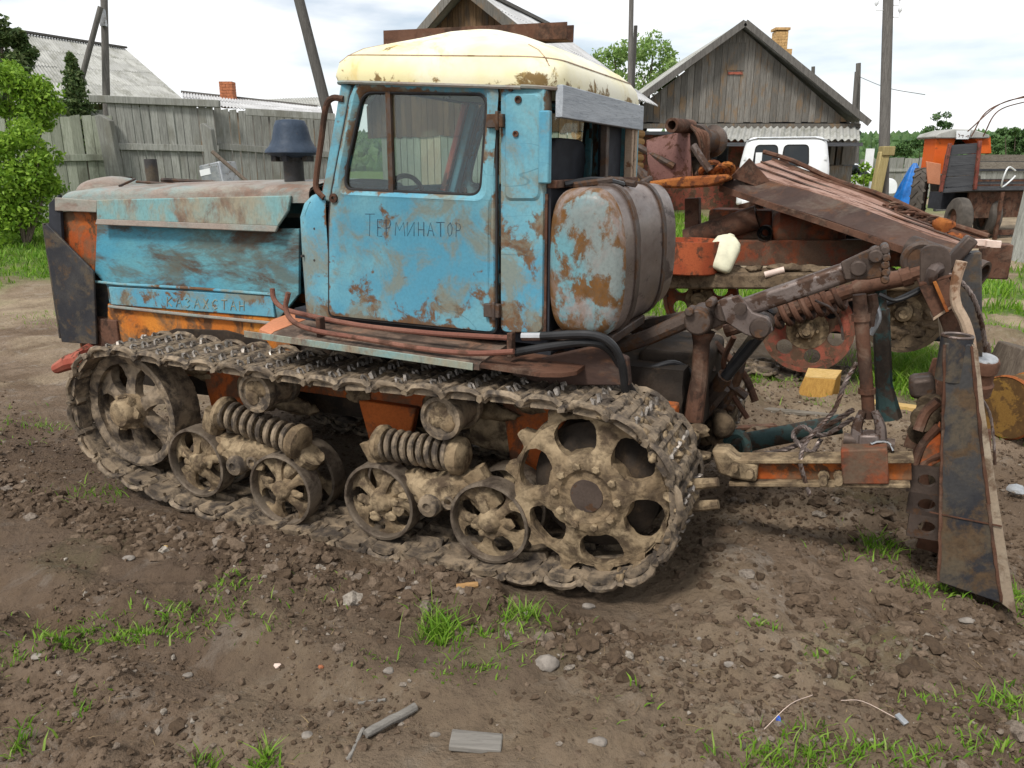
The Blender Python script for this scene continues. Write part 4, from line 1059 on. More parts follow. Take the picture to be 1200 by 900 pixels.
# ================================================================ REAR BLADE
BL = thing('rear_dozer_blade', 'heavy rear mounted blade with black end plate, wire ropes and orange push frame', 'blade', (.5, .3, 0), 'T')
YB = -.36
pl = lambda pts, y, dy, mat, name, bev=.004, parent=BL: MB().prism([T(px, py, y) for px, py in pts], (0, dy, 0)).build(name, mat, parent, bev=bev)
pl(((1107, 402), (1138, 404), (1147, 500), (1158, 590), (1173, 707), (1100, 682), (1103, 560)), YB, .03, 'black_steel', 'end_plate')
for a_, c_ in (((1107, 404), (1103, 560)), ((1103, 560), (1100, 680)), ((1138, 406), (1158, 590)), ((1158, 590), (1173, 705))):
    MB().tube([T(*a_, YB).lerp(T(*c_, YB), t_) + V3((random.uniform(-.002, .002), random.uniform(-.003, .001), 0)) for t_ in np.linspace(0, 1, 16)], [random.uniform(.004, .0075) for _ in range(16)], 6).build('weld_bead', 'rust', BL)
MB().box(T(1131, 608, YB) + V3((0, -.002, 0)), (.235, .006, .004), ry=.05).build('plate_joint', 'rust', BL)
mb = pl(((1139, 404), (1148, 500), (1159, 590), (1174, 708), (1192, 722), (1169, 580), (1154, 480), (1146, 410)), YB + .004, 1.75, 'blade_edge', 'moldboard')
b = MB().lathe([(.052, 0), (.052, -.16), (.044, -.16), (.044, 0), (.052, 0)], T(1122, 394, YB + .045), (0, 0, 1), 20, False); cpp = b.build('corner_pipe', 'black_steel', BL)
MB().tube([T(1122, 394, YB + .045) + V3((.048 * math.cos(a), .048 * math.sin(a), .001)) for a in np.linspace(0, 6.283, 25)], .006, 6).build('pipe_rim', 'worn_iron', cpp)
# bracket plate with three holes
pz = [T(1086, y_, -.28) for y_ in (548, 579, 605, 632)]
for i in range(3):
    a, c_ = pz[i], pz[i + 1]; w_ = .065; cx_ = (a.x + c_.x) / 2; zc = (a.z + c_.z) / 2; hh = (a.z - c_.z) / 2
    rows = []
    for y in (-.28, -.255):
        sq, ci = [], []
        for k in range(24):
            t_ = 2 * math.pi * k / 24; m_ = max(abs(math.cos(t_)), abs(math.sin(t_)))
            sq.append(V3((cx_ + math.cos(t_) / m_ * w_, y, zc + math.sin(t_) / m_ * hh))); ci.append(V3((cx_ + .031 * math.cos(t_), y, zc + .026 * math.sin(t_))))
        rows.append((sq, ci))
    MB().loft([rows[0][0], rows[0][1], rows[1][1], rows[1][0], rows[0][0]], True).build('bracket_plate', 'dark_iron', BL, smooth=30)
for i, (p, q, r_) in enumerate((((1070, 548), (1100, 500), .016), ((1072, 556), (1106, 532), .014), ((1076, 505), (1100, 470), .02))):
    MB().tube([T(*p, -.26), T((p[0] + q[0]) / 2 - 3, (p[1] + q[1]) / 2 - 4, -.24), T(*q, -.25)], r_, 8, smooth=3).build('bracket_rib', 'rust', BL)
pl(((1072, 545), (1102, 495), (1104, 540), (1076, 556)), -.25, .03, 'orange_frame', 'gusset')
for i, (px, py, r_) in enumerate(((1083, 492, .055), (1078, 508, .05), (1088, 475, .05))):
    MB().lathe([(.001, -.02), (r_ * .8, -.02), (r_, 0), (r_, .03), (r_ * .7, .05), (.001, .05)], T(px, py, -.1 + .1 * i), (.5, 1, .1), 18).build('pivot_disc', 'mud_dark', BL)
pl(((1066, 445), (1096, 442), (1098, 470), (1066, 468)), .1, .12, 'dark_iron', 'pivot_block', .02)
# moldboard ribs on the tractor side
for y in (-.1, .35, .8, 1.2):
    MB().prism([(.36, y, .08), (.62, y, .05), (.55, y, .62), (.44, y, .6)], (0, .03, 0)).build('stiffening_rib', 'rust', BL, bev=.003)
MB().beam((.46, -.2, .3), (.46, 1.3, .3), .1, .14).build('cross_beam', 'mud_dark', BL, bev=.01)
# push frame
a, c_ = T(858, 548, -.3), T(1068, 548, -.3)
pf = MB().beam(a, c_, .05, .085).build('push_arm', 'orange_paint', BL, bev=.004)
MB().beam(a + V3((0, -.02, .05)), c_ + V3((0, -.02, .05)), .10, .016).build('arm_flange', 'mud_dry', pf, bev=.003)
MB().beam(a + V3((0, -.02, -.05)), c_ + V3((0, -.02, -.05)), .10, .016).build('arm_flange', 'mud_dry', pf, bev=.003)
pl(((833, 528), (852, 528), (862, 538), (888, 545), (886, 566), (860, 562), (842, 556)), -.37, .1, 'mud_dry', 'arm_hook', .012)
pl(((985, 528), (1040, 526), (1042, 568), (987, 568)), -.38, .14, 'orange_dull', 'clevis_block', .006)
for px, py in ((965, 560), (983, 560), (862, 545), (880, 552)): MB().lathe([(.016, -.05), (.016, .02), (.022, .02), (.022, .1)], T(px, py, -.36), (0, 1, 0), 8).build('bolt', 'mud_dry', BL)
MB().tube([T(858, 522, .3), T(905, 512, .3), T(985, 497, .3)], [.05, .045, .045], 12).build('push_tube', 'green_metal', BL)
MB().tube([T(p[0], p[1], .1) for p in ((850, 518), (862, 508), (872, 512), (876, 530), (866, 540), (852, 538))], .022, 8, smooth=3).build('draw_hook', 'green_metal', BL)
# adjustable lift links
b = MB().tube([T(1007, 345, -.25), T(1009, 372, -.25)], [.025, .027], 12).tube([T(1009, 370, -.25), T(1017, 470, -.25), T(1018, 490, -.25)], [.027, .024, .024], 12).tube([T(1009, 368, -.25), T(1009, 376, -.25)], .034, 10).tube([T(1016, 455, -.25), T(1016, 461, -.25)], .032, 10)
b.build('lift_link', 'rust', BL)
for dx in (-12, 12):
    MB().tube([T(1018 + dx * .6, 482, -.28), T(1018 + dx * 1.15, 500, -.28), T(1018 + dx * 1.1, 522, -.28)], [.014, .02, .026], 8, smooth=2).build('clevis_cheek', 'worn_iron', BL)
b = MB().lathe([(.001, -.09), (.024, -.09), (.024, .09), (.001, .09)], T(1018, 518, -.28), (1, 0, 0), 12); b.build('clevis_pin', 'dark_iron', BL)
pl(((1006, 510), (1030, 510), (1032, 540), (1004, 540)), -.31, .08, 'worn_iron', 'clevis_tongue', .01)
b = MB().tube([T(1031, 325, .1), T(1033, 365, .1)], .022, 10).tube([T(1032, 362, .1), T(1036, 455, .1)], [.034, .034], 8).tube([T(1036, 452, .1), T(1042, 490, .1)], [.034, .052], 8)
b.build('lift_link', 'green_metal', BL, label='dark green adjustable lift link')
b = MB().tube([T(1022, 345, -.2), T(1024, 358, -.2), T(1018, 376, -.2)], .018, 8).lathe([(.02, 0), (.02, .03)], T(1018, 382, -.2), (0, 0, 1), 8); b.build('lock_handle', 'steel_bright' if False else 'rust', BL)
# mast with sheaves and box bracket
MB().beam(T(1128, 296, .1), T(1130, 470, .1), .12, .10, (0, 1, 0)).build('mast', 'black_steel', BL, bev=.006)
MB().beam(T(1118, 292, .08), T(1130, 300, .08), .14, .09, (0, 1, 0)).build('mast_cap', 'dark_iron', BL, bev=.01)
ear = rounded([T(1078, 342, -.1), T(1078, 286, -.1), T(1114, 288, -.1), T(1116, 342, -.1)], [.02, .10, .10, .02], 8)
MB().prism(ear, (0, .02, 0)).build('sheave_cheek', 'dark_iron', BL, bev=.004)
b = MB().tube([V3((T(1080, 305, .05).x + .062 * math.cos(a), .05, T(1080, 305, .05).z + .062 * math.sin(a))) for a in np.linspace(0, 6.283, 30)], .016, 8).lathe([(.001, 0), (.05, 0), (.05, .03), (.001, .03)], T(1080, 305, .04), (0, 1, 0), 24); b.build('sheave', 'dark_iron', BL)
MB().tube([T(1090, 332, -.12), T(1093, 318, -.14), T(1100, 314, -.1)], .022, 9, smooth=3).build('sheave_hook', 'worn_iron', BL)
q0 = [T(1077, 336, -.14), T(1112, 326, -.14), T(1124, 352, -.14), T(1094, 372, -.14)]
MB().prism(q0, (0, .012, 0)).build('box_side', 'rust', BL, bev=.002)
MB().prism([q0[0], q0[1], q0[1] + V3((.01, 0, .012)), q0[0] + V3((0, 0, .012))], (0, .16, 0)).build('box_side', 'rust', BL, bev=.002)
MB().prism([q0[3], q0[2], q0[2] + V3((.0, 0, -.014)), q0[3] + V3((0, 0, -.014))], (0, .16, 0)).build('box_side', 'rust_pale', BL, bev=.002)
MB().beam(T(1095, 330, -.16), T(1110, 365, -.16), .012, .03, (0, 1, 0)).build('box_rib', 'rust_orange', BL, bev=.002)
pl(((1100, 372), (1124, 358), (1134, 400), (1110, 400)), -.05, .03, 'rust', 'mast_web')
MB().tube([T(p[0], p[1], -.2) for p in ((1127, 306), (1122, 322), (1119, 340), (1121, 358), (1130, 376), (1136, 396), (1138, 412))], [.02, .019, .017, .018, .019, .02, .02], 10, smooth=4).build('bent_pipe', 'rust_pale', BL)
def rope(pts, r=.0085, name='wire_rope'):
    P = catmull([V3(p) for p in pts], 10); b = MB()
    for k in range(3):
        Q = []
        for i, p in enumerate(P):
            t_ = (P[min(i + 1, len(P) - 1)] - P[max(i - 1, 0)]).normalized(); u_ = t_.orthogonal().normalized(); w_ = t_.cross(u_); a = i * .9 + k * 2.094
            Q.append(p + (u_ * math.cos(a) + w_ * math.sin(a)) * r * .55)
        b.tube(Q, r * .62, 5)
    return b.build(name, 'worn_iron', BL)
rope([T(*p) for p in ((1112, 322, -.1), (1128, 332, -.1), (1142, 352, -.1), (1151, 382, -.05), (1155, 412, 0))])
rope([T(*p) for p in ((1004, 425, -.2), (990, 450, -.25), (978, 480, -.28), (962, 498, -.3), (945, 518, -.33), (938, 540, -.36), (944, 565, -.36), (949, 580, -.36))])
rope([T(*p) for p in ((1000, 480, .0), (960, 505, .05), (925, 525, .05), (880, 535, .1))], .011)
rope([T(*p) for p in ((1000, 490, -.1), (965, 510, -.05), (940, 500, .05), (930, 512, .0), (950, 530, -.05), (962, 515, .0))], .01)
b = MB().tube([T(1010, 365, .2), T(1050, 352, .2), T(1080, 338, .2)], .012, 7, smooth=3); b.build('brake_hose', 'hose', BL)
b = MB().lathe([(.001, .0), (.052, .0), (.058, -.012), (.058, -.05), (.05, -.06), (.05, -.10), (.058, -.11), (.055, -.16), (.001, -.16)], T(1154, 420, .05), (.05, -.25, 1), 24); hb = b.build('pivot_cap', 'rust', BL)
MB().lathe([(.001, .004), (.046, .004), (.05, -.004)], T(1154, 420, .05), (.05, -.25, 1), 24).build('cap_face', 'grey_metal', hb)
pl(((1143, 400), (1160, 402), (1166, 440), (1148, 440)), .12, .04, 'dark_iron', 'pivot_lug')
rope([T(*p) for p in ((1140, 455, -.3), (1158, 480, -.28), (1164, 510, -.3), (1166, 545, -.32))], .005)
MB().tube([T(*p) for p in ((1020, 540, -.3), (1021, 520, -.33), (1040, 518, -.3), (1046, 528, -.3))], .006, 6, smooth=3).build('lock_chain', 'steel_bright', BL)

# ================================================================ DERELICT CHASSIS behind
DC = thing('derelict_chassis', 'stripped rust red crawler chassis with perforated wheels standing behind the blue tractor', 'tractor chassis', (.6, 3.1, 0), 'T')
def disc_wheel(px, py, y, r, nh, hr, hd, mat, name, ph=0, th=.04):
    c = T(px, py, y); b = MB(); rows = [[], []]
    hub = hd - hr * 1.25
    # sectors: each holds one round hole
    for k in range(nh):
        a0 = 2 * math.pi * k / nh + ph; half = math.pi / nh
        hc = V3((hd * math.cos(a0), 0, hd * math.sin(a0))); L = 24; oo, ii = [], []
        for j in range(L):
            t_ = 2 * math.pi * j / L; d = V3((math.cos(t_), 0, math.sin(t_)))
            ii.append(hc + d * hr)
            # march to sector boundary
            s_ = hr
            while s_ < r * 1.2:
                q = hc + d * s_; rad = math.hypot(q.x, q.z); an = (math.atan2(q.z, q.x) - a0 + math.pi) % (2 * math.pi) - math.pi
                if rad > r * .93 or rad < hub or abs(an) > half: break
                s_ += .004
            oo.append(hc + d * s_)
        o = lambda L_, y_: [c + p + V3((0, y_, 0)) for p in L_]
        b.loft([o(oo, 0), o(ii, 0), o(ii, th), o(oo, th)], True)
    ob = b.build(name, mat, DC, smooth=30)
    MB().lathe([(r * .9, -.01), (r, -.01), (r, .09), (r * .9, .09), (r * .9, -.01)], c, (0, 1, 0), 44, False).build('rim', mat, ob)
    h = MB().lathe([(hub * 1.1, -.004), (hub * 1.1, th), (.001, th)], c, (0, 1, 0), 24, False).lathe([(.001, -.10), (.03, -.10), (.034, -.08), (.055, -.075), (.065, -.04), (.07, -.005), (hub * 1.1, -.004)], c, (0, 1, 0), 20)
    for k in range(5): h.lathe([(.012, -.06), (.012, 0)], c + V3((.075 * math.cos(k * 1.257), -.0, .075 * math.sin(k * 1.257))), (0, 1, 0), 6)
    h.build('hub', 'mud_dry', ob)
    return ob
disc_wheel(946, 386, 2.75, .335, 6, .06, .215, 'red_paint', 'drive_wheel', .78)
disc_wheel(1058, 366, 2.85, .30, 6, .05, .18, 'mud_dark', 'drive_wheel', .2)
disc_wheel(820, 350, 2.9, .30, 6, .06, .18, 'orange_dull', 'drive_wheel', .5)
beamT = lambda a, b_, w_, h_, mat, name, parent=DC, bev=.006: MB().beam(T(*a), T(*b_), w_, h_).build(name, mat, parent, bev=bev)
beamT((780, 296, 3.1), (1100, 296, 3.1), .12, .20, 'orange_dull', 'chassis_rail')
beamT((780, 296, 3.9), (1100, 292, 3.9), .12, .20, 'orange_dull', 'chassis_rail')
beamT((768, 326, 2.8), (1000, 326, 2.8), .40, .12, 'mud_brown', 'track_guard', bev=.02)
beamT((1000, 326, 2.8), (1110, 330, 2.8), .40, .11, 'mud_brown', 'track_guard', bev=.02)
MB().box((.2, 3.5, .46), (1.1, .5, .34)).build('belly_housing', 'interior', DC, bev=.03)
MB().helix(T(905, 368, 2.65), T(985, 352, 2.65), .075, .022, 6, 7, 14).build('coil_spring', 'rust', DC)
beamT((870, 372, 2.7), (1010, 342, 2.7), .09, .09, 'rust', 'spring_rod')
b = MB()
for i in range(34):
    b.blob(T(random.uniform(775, 1100), random.uniform(314, 330), 2.75), (random.uniform(.05, .14), .1, random.uniform(.02, .05)), i + 900, 2, .3)
for i in range(40): b.blob(T(random.uniform(1030, 1100), random.uniform(345, 390), 2.9), (random.uniform(.05, .1), .06, random.uniform(.04, .08)), i + 950, 2, .3)
lumpy(b.build('caked_mud', 'mud_brown', DC, kind='stuff', smooth=180), .04, .05, 1)
beamT((812, 232, 3.4), (812, 290, 3.4), .12, .12, 'rust', 'upright')
beamT((880, 236, 3.6), (890, 285, 3.6), .16, .2, 'rust', 'upright')
# gearbox housings on the chassis
b = MB().lathe([(.001, 0), (.12, 0), (.16, .05), (.16, .5), (.1, .55), (.001, .55)], T(905, 268, 3.2), (1, .1, 0), 20); b.box(T(870, 262, 3.4), (.5, .4, .24)); b.build('gearbox', 'orange_dull', DC, bev=.02)
b = MB().lathe([(.06, -.12), (.06, 0), (.03, 0), (.03, -.12)], T(898, 272, 3.15), (0, 1, 0), 16, False); b.build('gearbox_port', 'black_steel', DC)
MB().lathe([(.001, -.08), (.17, -.08), (.19, 0), (.17, .08), (.001, .08)], T(945, 265, 3.3), (.9, .4, 0), 22).build('brake_drum', 'black_steel', DC)
MB().lathe([(.001, -.3), (.09, -.3), (.1, .3), (.001, .3)], T(845, 268, 3.2), (1, .0, .35), 16).build('axle_tube', 'rust', DC)
b = MB().box(T(1010, 280, 3.6), (1.0, .6, .12)); b.build('deck_plate', 'interior', DC)
for i in range(5):                                            # rest of the track lying under the wheels
    x = T(870, 440, 2.85).x + .17 * i
    for y in (3.0,):
        ob = link_src[i % 5].copy(); COL.objects.link(ob); ob.parent = DC; ob.name = 'track_link'
        ob.location = (x - .6, y - 3.1, .02 + .02 * math.sin(i * 2.1)); ob.rotation_euler = (R(180), random.uniform(-.15, .15), random.uniform(-.1, .1))
# track plates hanging behind the blue tractor's far side
for i in range(8):
    ob = link_src[i % 5].copy(); COL.objects.link(ob); ob.parent = DC; ob.name = 'track_link'
    p = T(780 + i * 11, 408 + i * 13 + (i % 2) * 4, 1.9); ob.location = p - V3((.6, 3.1, 0)); ob.rotation_euler = (random.uniform(-.3, .3), R(40) + random.uniform(-.2, .2), random.uniform(-.4, .4))
    bpy.data.objects.remove(ob) if i > 7 else None

# ================================================================ RUSTY CHUTE lying across it
CH = thing('rusty_steel_chute', 'long rusty steel channel sloping down off the derelict chassis to the grass', 'chute', (1.2, 3.6, .2), 'T')
def strip(a, b_, c_, d, th, mat, name, n=8, sag=.012):
    A, B, C, D = [V3(p) for p in (a, b_, c_, d)]; nrm = (B - A).cross(D - A).normalized(); rows = []
    if nrm.z < 0: nrm = -nrm
    for i in range(n + 1):
        t_ = i / n; p, q = A.lerp(B, t_), D.lerp(C, t_); w = nrm * (sag * math.sin(t_ * 9 + A.x * 3))
        rows.append([p + w, q + w, q + w - nrm * th, p + w - nrm * th])
    return MB().loft(rows, True, True).build(name, mat, CH, smooth=30)
nA, nB = T(846, 217, 3.05), T(1122, 309, 2.35)                    # near lower edge
mA, mB = T(866, 196, 3.12), T(1132, 287, 2.42)
fA, fB = T(904, 187, 4.0), T(1158, 287, 3.1)
strip(nA, nB, mB, mA, .03, 'rust_dark', 'chute_side')
strip(nA + V3((0, -.02, .0)), nB + V3((0, -.02, .0)), nB + V3((0, -.02, -.045)), nA + V3((0, -.02, -.045)), .03, 'rust', 'lower_flange')
strip(mA, mB, fB, fA, .025, 'rust_brown', 'chute_floor')
strip(fA, fB, fB + V3((0, .06, .03)), fA + V3((0, .06, .03)), .02, 'rust', 'far_flange')
for k in (.3, .65):
    p, q = mA.lerp(fA, k), mB.lerp(fB, k); MB().tube([p.lerp(q, t_) + V3((0, 0, .004)) for t_ in np.linspace(0, 1, 12)], .009, 5).build('sheet_seam', 'rust_dark', CH)
MB().tube([fA.lerp(fB, t_) + V3((0, .05, .045 + .012 * math.sin(t_ * 14))) for t_ in np.linspace(-.05, 1, 14)], .02, 7).build('edge_bar', 'rust', CH)
b = MB(); P = [mA.lerp(mB, .62).lerp(fA.lerp(fB, .62), .8), mA.lerp(mB, .7).lerp(fA.lerp(fB, .7), .7), mA.lerp(mB, .78).lerp(fA.lerp(fB, .78), .85), mA.lerp(mB, .86).lerp(fA.lerp(fB, .86), .75)]
for i in range(len(P) - 1):
    for j in range(4):
        c = P[i].lerp(P[i + 1], j / 4) + V3((0, 0, .03)); a_ = j * 1.3
        b.tube([c + V3((.05 * math.cos(t_), .03 * math.sin(t_) * math.cos(a_), .03 * math.sin(t_) * math.sin(a_))) for t_ in np.linspace(0, 6.283, 13)], .011, 5)
b.build('rusty_chain', 'rust', CH)
for px, py in ((1106, 268), (1120, 284)): MB().blob(T(px, py, 2.8) + V3((0, 0, .02)), (.07, .05, .05), px, 2, .35).build('rust_lump', 'rust_orange', CH)
e = T(1152, 322, 2.15)
b = MB().lathe([(.085, -.5), (.085, 0), (.066, 0), (.066, -.4)], e, (UX.x * .9 + .1, -.55, -.28), 20, False); b.build('end_pipe', 'dark_iron', CH)
strip(T(1108, 290, 2.45), T(1135, 300, 2.35), T(1160, 318, 2.4), T(1128, 296, 2.9), .02, 'rust_pale', 'chute_tongue', 4)
MB().box(T(1166, 296, 3.5) + V3((0, 0, -.06)), (.2, .2, .26)).build('end_box', 'rust', CH, bev=.01)
b = MB()
for px, py in ((1150, 284), (1158, 285), (1167, 286)): b.box(T(px, py, 2.8), (.10, .06, .04), rz=px)
b.build('rag', 'pvc', CH)
# scrap plates and the winch at the head of the chute
SC = thing('scrap_winch', 'bent maroon rusted plate with winch drum and orange rusted tray behind the cab', 'scrap metal', (-.3, 3.0, 1.2), 'T')
YS = 3.0
plS = lambda pts, y, dy, mat, name, bev=.006: MB().prism([T(px, py, y) for px, py in pts], (0, dy, 0)).build(name, mat, SC, bev=bev)
rows = []
for px, w_ in ((757, 0), (772, .02), (790, .03), (800, .0), (808, -.05)):
    rows.append([T(px, 156 + abs(px - 785) * .3 * (px < 785), YS + w_), T(px + 1, 172, YS + w_ - .03), T(px + 2, 190, YS + w_ - .03), T(min(px + 8, 810), 212, YS + w_)])
rw2 = [[p + V3((0, .02, 0)) for p in r] for r in rows]
b = MB().loft(rows).loft(rw2, rev=True); b.build('bent_plate', 'rust_purple', SC, smooth=50)
plS(((760, 175), (776, 190), (780, 213), (758, 213)), YS + .05, .03, 'rust', 'plate_gusset')
plS(((757, 213), (800, 207), (852, 204), (856, 210), (830, 219), (800, 221), (775, 220), (760, 218)), YS - .15, .5, 'rust_orange', 'tray', .02)
plS(((806, 155), (822, 158), (830, 205), (812, 208)), YS + .1, .2, 'black_steel', 'winch_cheek', .01)
MB().lathe([(.055, -.22), (.055, .12), (.035, .12), (.035, -.22), (.055, -.22)], T(802, 148, YS), (.25, 1, .0), 18, False).build('winch_tube', 'rust', SC)
MB().lathe([(.001, 0), (.12, 0), (.13, .04), (.09, .06), (.09, .2), (.13, .22), (.12, .26), (.001, .26)], T(815, 165, YS + .05), (.4, .8, 0), 22).build('winch_drum', 'dark_iron', SC)
for k in range(5): MB().tube([T(806 + k * 4, 145 + k * 2, YS), T(818 + k * 3, 160, YS - .05), T(822 + k * 2, 190, YS), T(815 + k * 4, 205, YS)], .012, 6, smooth=4).build('loose_cable', 'rust', SC)
MB().tube([T(812, 170, YS - .1), T(822, 186, YS - .1), T(832, 200, YS - .1)], .03, 8).build('winch_arm', 'worn_iron', SC)
for i, (px, py) in enumerate(((836, 196), (846, 200), (852, 198), (828, 202))):
    MB().tube([T(px + 7 * math.cos(a), py + 6 * math.sin(a), YS - .05 + .04 * math.sin(a)) for a in np.linspace(0, 6.28, 14)], .022, 6).build('rusty_coil', 'rust_orange', SC)
for y_, a, c_ in ((YS, (748, 172), (790, 195)), (YS + .1, (745, 196), (775, 218)), (YS - .2, (748, 200), (762, 222))):
    MB().tube([T(*a, y_), T(*c_, y_)], .028, 8).build('scrap_rod', 'dark_iron', SC)
plS(((856, 208), (878, 185), (905, 215), (895, 222)), YS, .03, 'rust', 'torn_plate', .004)
plS(((905, 190), (919, 184), (938, 208), (925, 212)), YS + 1.2, .02, 'rust', 'torn_plate', .004)
# things left on the chassis
p = T(806, 319, 2.66)
b = MB().lathe([(.001, 0), (.22, 0), (.23, .01), (.24, .25), (.225, .25), (.21, .03), (.001, .03)], p, (0, 0, 1), 28); tn = V3(p)
place('rusty_tin_tub', b, 'orange_tub', p, 'shallow red rusty round tub on the derelict track guard', 'tub', 'T')
p = T(838, 318, 2.6); e = thing('plastic_canister', 'dirty cream plastic canister leaning on the derelict chassis beside the red tub', 'canister', p, 'T')
d = (T(858, 274, 2.7) - p).normalized(); sd = d.cross(V3((0, 1, 0))).normalized(); bk = sd.cross(d)
rows = []
for h_, k_ in ((0, .75), (.015, .95), (.04, 1), (.18, 1), (.225, .85), (.25, .5), (.262, .28)):
    rows.append([p + d * (h_ * 1.08 + .012) + sd * (.108 * k_ * math.copysign(abs(math.cos(a)) ** .6, math.cos(a))) + bk * (.06 * k_ * math.copysign(abs(math.sin(a)) ** .6, math.sin(a))) for a in np.linspace(0, 6.283, 28, endpoint=False)])
MB().loft(rows, True, True).build('canister_body', 'canister', e, smooth=60)
MB().lathe([(.028, .27), (.028, .30), (.02, .305), (.001, .305)], p, d, 14).build('canister_cap', 'canister', e)
p = T(896, 322, 2.6); b = MB().tube([p, T(919, 316, 2.62)], .024, 12)
place('pipe_offcut', b, 'pvc', p, 'short pale pipe offcut lying on the derelict track guard', 'pipe', 'T')
# ================================================================ YARD ODDMENTS
gz = lambda x, y: float(ground_z(np.array([x]), np.array([y]))[0])
def GP(px, py):                     # where the ray meets the modelled ground
    z = 0.0
    for _ in range(6):
        p = G(px, py, z); z = gz(p.x, p.y)
    return V3((p.x, p.y, z))
p = GP(957, 462)
e = thing('wood_block', 'freshly sawn yellow wooden block in front of the perforated red wheel', 'wood block', p)
M = Matrix.Translation(p) @ Matrix.Rotation(R(-35), 4, 'Z') @ Matrix.Rotation(R(4), 4, 'Y')
pts = [(-.12, -.10, -.01), (.12, -.10, -.01), (.14, .10, -.01), (-.14, .10, -.01), (-.10, -.03, .12), (.12, -.05, .16), (.13, .06, .20), (-.11, .08, .16)]
MB().add(pts, [(0, 3, 2, 1), (4, 5, 6, 7), (0, 1, 5, 4), (1, 2, 6, 5), (2, 3, 7, 6), (3, 0, 4, 7)], M).build('block_body', 'block_side', e, bev=.01)
top_ = [V3(q) + V3((0, 0, .004)) for q in (pts[4], pts[5], pts[6], pts[7])]
MB().add([M @ (q * 1.0) for q in top_] + [M @ (q - V3((0, 0, .012))) for q in top_], [(0, 1, 2, 3), (7, 6, 5, 4), (0, 4, 5, 1), (1, 5, 6, 2), (2, 6, 7, 3), (3, 7, 4, 0)]).build('sawn_face', 'cut_wood', e)
def log(name, a, b_, r, mat, label, cat, bark=True, n=14, group=None):
    a, b_ = V3(a), V3(b_); P = [a.lerp(b_, t_) + V3((random.uniform(-1, 1), random.uniform(-1, 1), random.uniform(-.6, .6))) * r * .12 for t_ in np.linspace(0, 1, 7)]
    return place(name, MB().tube(P, [r * random.uniform(.9, 1.1) for _ in P], n), mat, (a + b_) / 2 - V3((0, 0, r)), label, cat, group=group)
p = GP(1192, 468)
b = MB().tube([p + V3((0, .0, -.02)), p + V3((.03, .02, .28)), p + V3((.05, .02, .36))], [.23, .22, .21], 18)
place('chopping_stump', b, 'bark', p, 'sawn log stump standing beyond the rear blade', 'stump', bev=.01)
p = GP(1192, 522); e = thing('rusty_barrel', 'yellow brown rusted drum lying on its side beyond the rear blade', 'barrel', p)
ax = V3((.9, .35, 0)).normalized(); c = p + V3((.16, .12, .19))
MB().lathe([(.001, -.28), (.19, -.28), (.195, -.27), (.19, -.25), (.19, .28), (.195, .3), (.001, .3)], c, ax, 28).build('drum_body', 'yellow_barrel', e)
for h_ in (-.27, -.05, .15): MB().lathe([(.19, h_ - .015), (.2, h_ - .005), (.2, h_ + .005), (.19, h_ + .015)], c, ax, 28, False).build('drum_hoop', 'rust_orange', e)
def litter_plank(px, py, L, w, h, rz, label, mat='plank_x', tilt=0):
    p = GP(px, py); place('plank', MB().box(p + V3((0, 0, h * .35)), (L, w, h), rz=rz, ry=tilt), mat, p, label, 'plank', bev=.004)
litter_plank(558, 872, .15, .07, .02, R(-4), 'small weathered grey board offcut lying flat on the bare soil', 'grey_log', .05)
litter_plank(935, 487, .55, .06, .025, R(-20), 'narrow brown board on the sand near the yellow wood block')
litter_plank(1060, 478, .5, .08, .03, R(-30), 'pale split board on the ground beyond the hitch', 'cut_wood')
litter_plank(880, 500, .35, .05, .02, R(10), 'short dark board behind the blue tractor sprocket', 'rust')
p0, p1 = GP(428, 864), GP(487, 833); log('stick', p0 + V3((0, 0, .012)), p1 + V3((0, 0, .014)), .014, 'grey_log', 'thick barkless stick lying on the soil in front of the tractor', 'stick', n=10)
p0, p1 = GP(408, 892), GP(426, 858); log('twig', p0 + V3((0, 0, .005)), p1 + V3((0, 0, .012)), .006, 'grey_log', 'thin forked twig touching the thick stick', 'twig', n=7)
p0, p1 = GP(420, 826), GP(452, 822); log('twig', p0 + V3((0, 0, .005)), p1 + V3((0, 0, .006)), .005, 'grey_log', 'short thin twig above the thick stick', 'twig', n=7)
p0, p1 = GP(535, 690), GP(560, 688); log('wood_chip', p0 + V3((0, 0, .01)), p1 + V3((0, 0, .012)), .012, 'log_wood', 'pale wood chip in the soil below the road wheels', 'wood chip', n=8)
p = GP(912, 848); place('blue_scrap', MB().blob(p + V3((0, 0, .012)), (.008, .012, .017), 3, 2, .3), 'blue_scrap', p, 'tiny bright blue plastic scrap on the soil', 'plastic scrap')
b = MB().tube([GP(895, 858) + V3((0, 0, .01)), GP(925, 832) + V3((0, 0, .02)), GP(952, 817) + V3((0, 0, .008))], .001, 5, smooth=4)
place('wire_piece', b, 'pvc', GP(925, 832), 'thin pale wire curling over the blue scrap', 'wire')
b = MB().tube([GP(985, 824) + V3((0, 0, .01)), GP(1010, 828) + V3((0, 0, .02)), GP(1050, 845) + V3((0, 0, .01))], .001, 5, smooth=4)
place('root_fibre', b, 'pvc', GP(1010, 828), 'pale dry root fibre on the soil near the grass edge', 'root')
p = GP(1056, 846); place('foil_scrap', MB().box(p + V3((0, 0, .01)), (.02, .035, .006), rz=.5, rx=.3), 'grey_metal', p, 'small grey foil scrap at the end of the dry root', 'scrap')
p = GP(1190, 580); place('foil_wrapper', MB().blob(p + V3((0, 0, .02)), (.05, .035, .025), 8, 2, .4), 'grey_metal', p, 'crumpled silvery wrapper on the ground beyond the blade', 'wrapper')
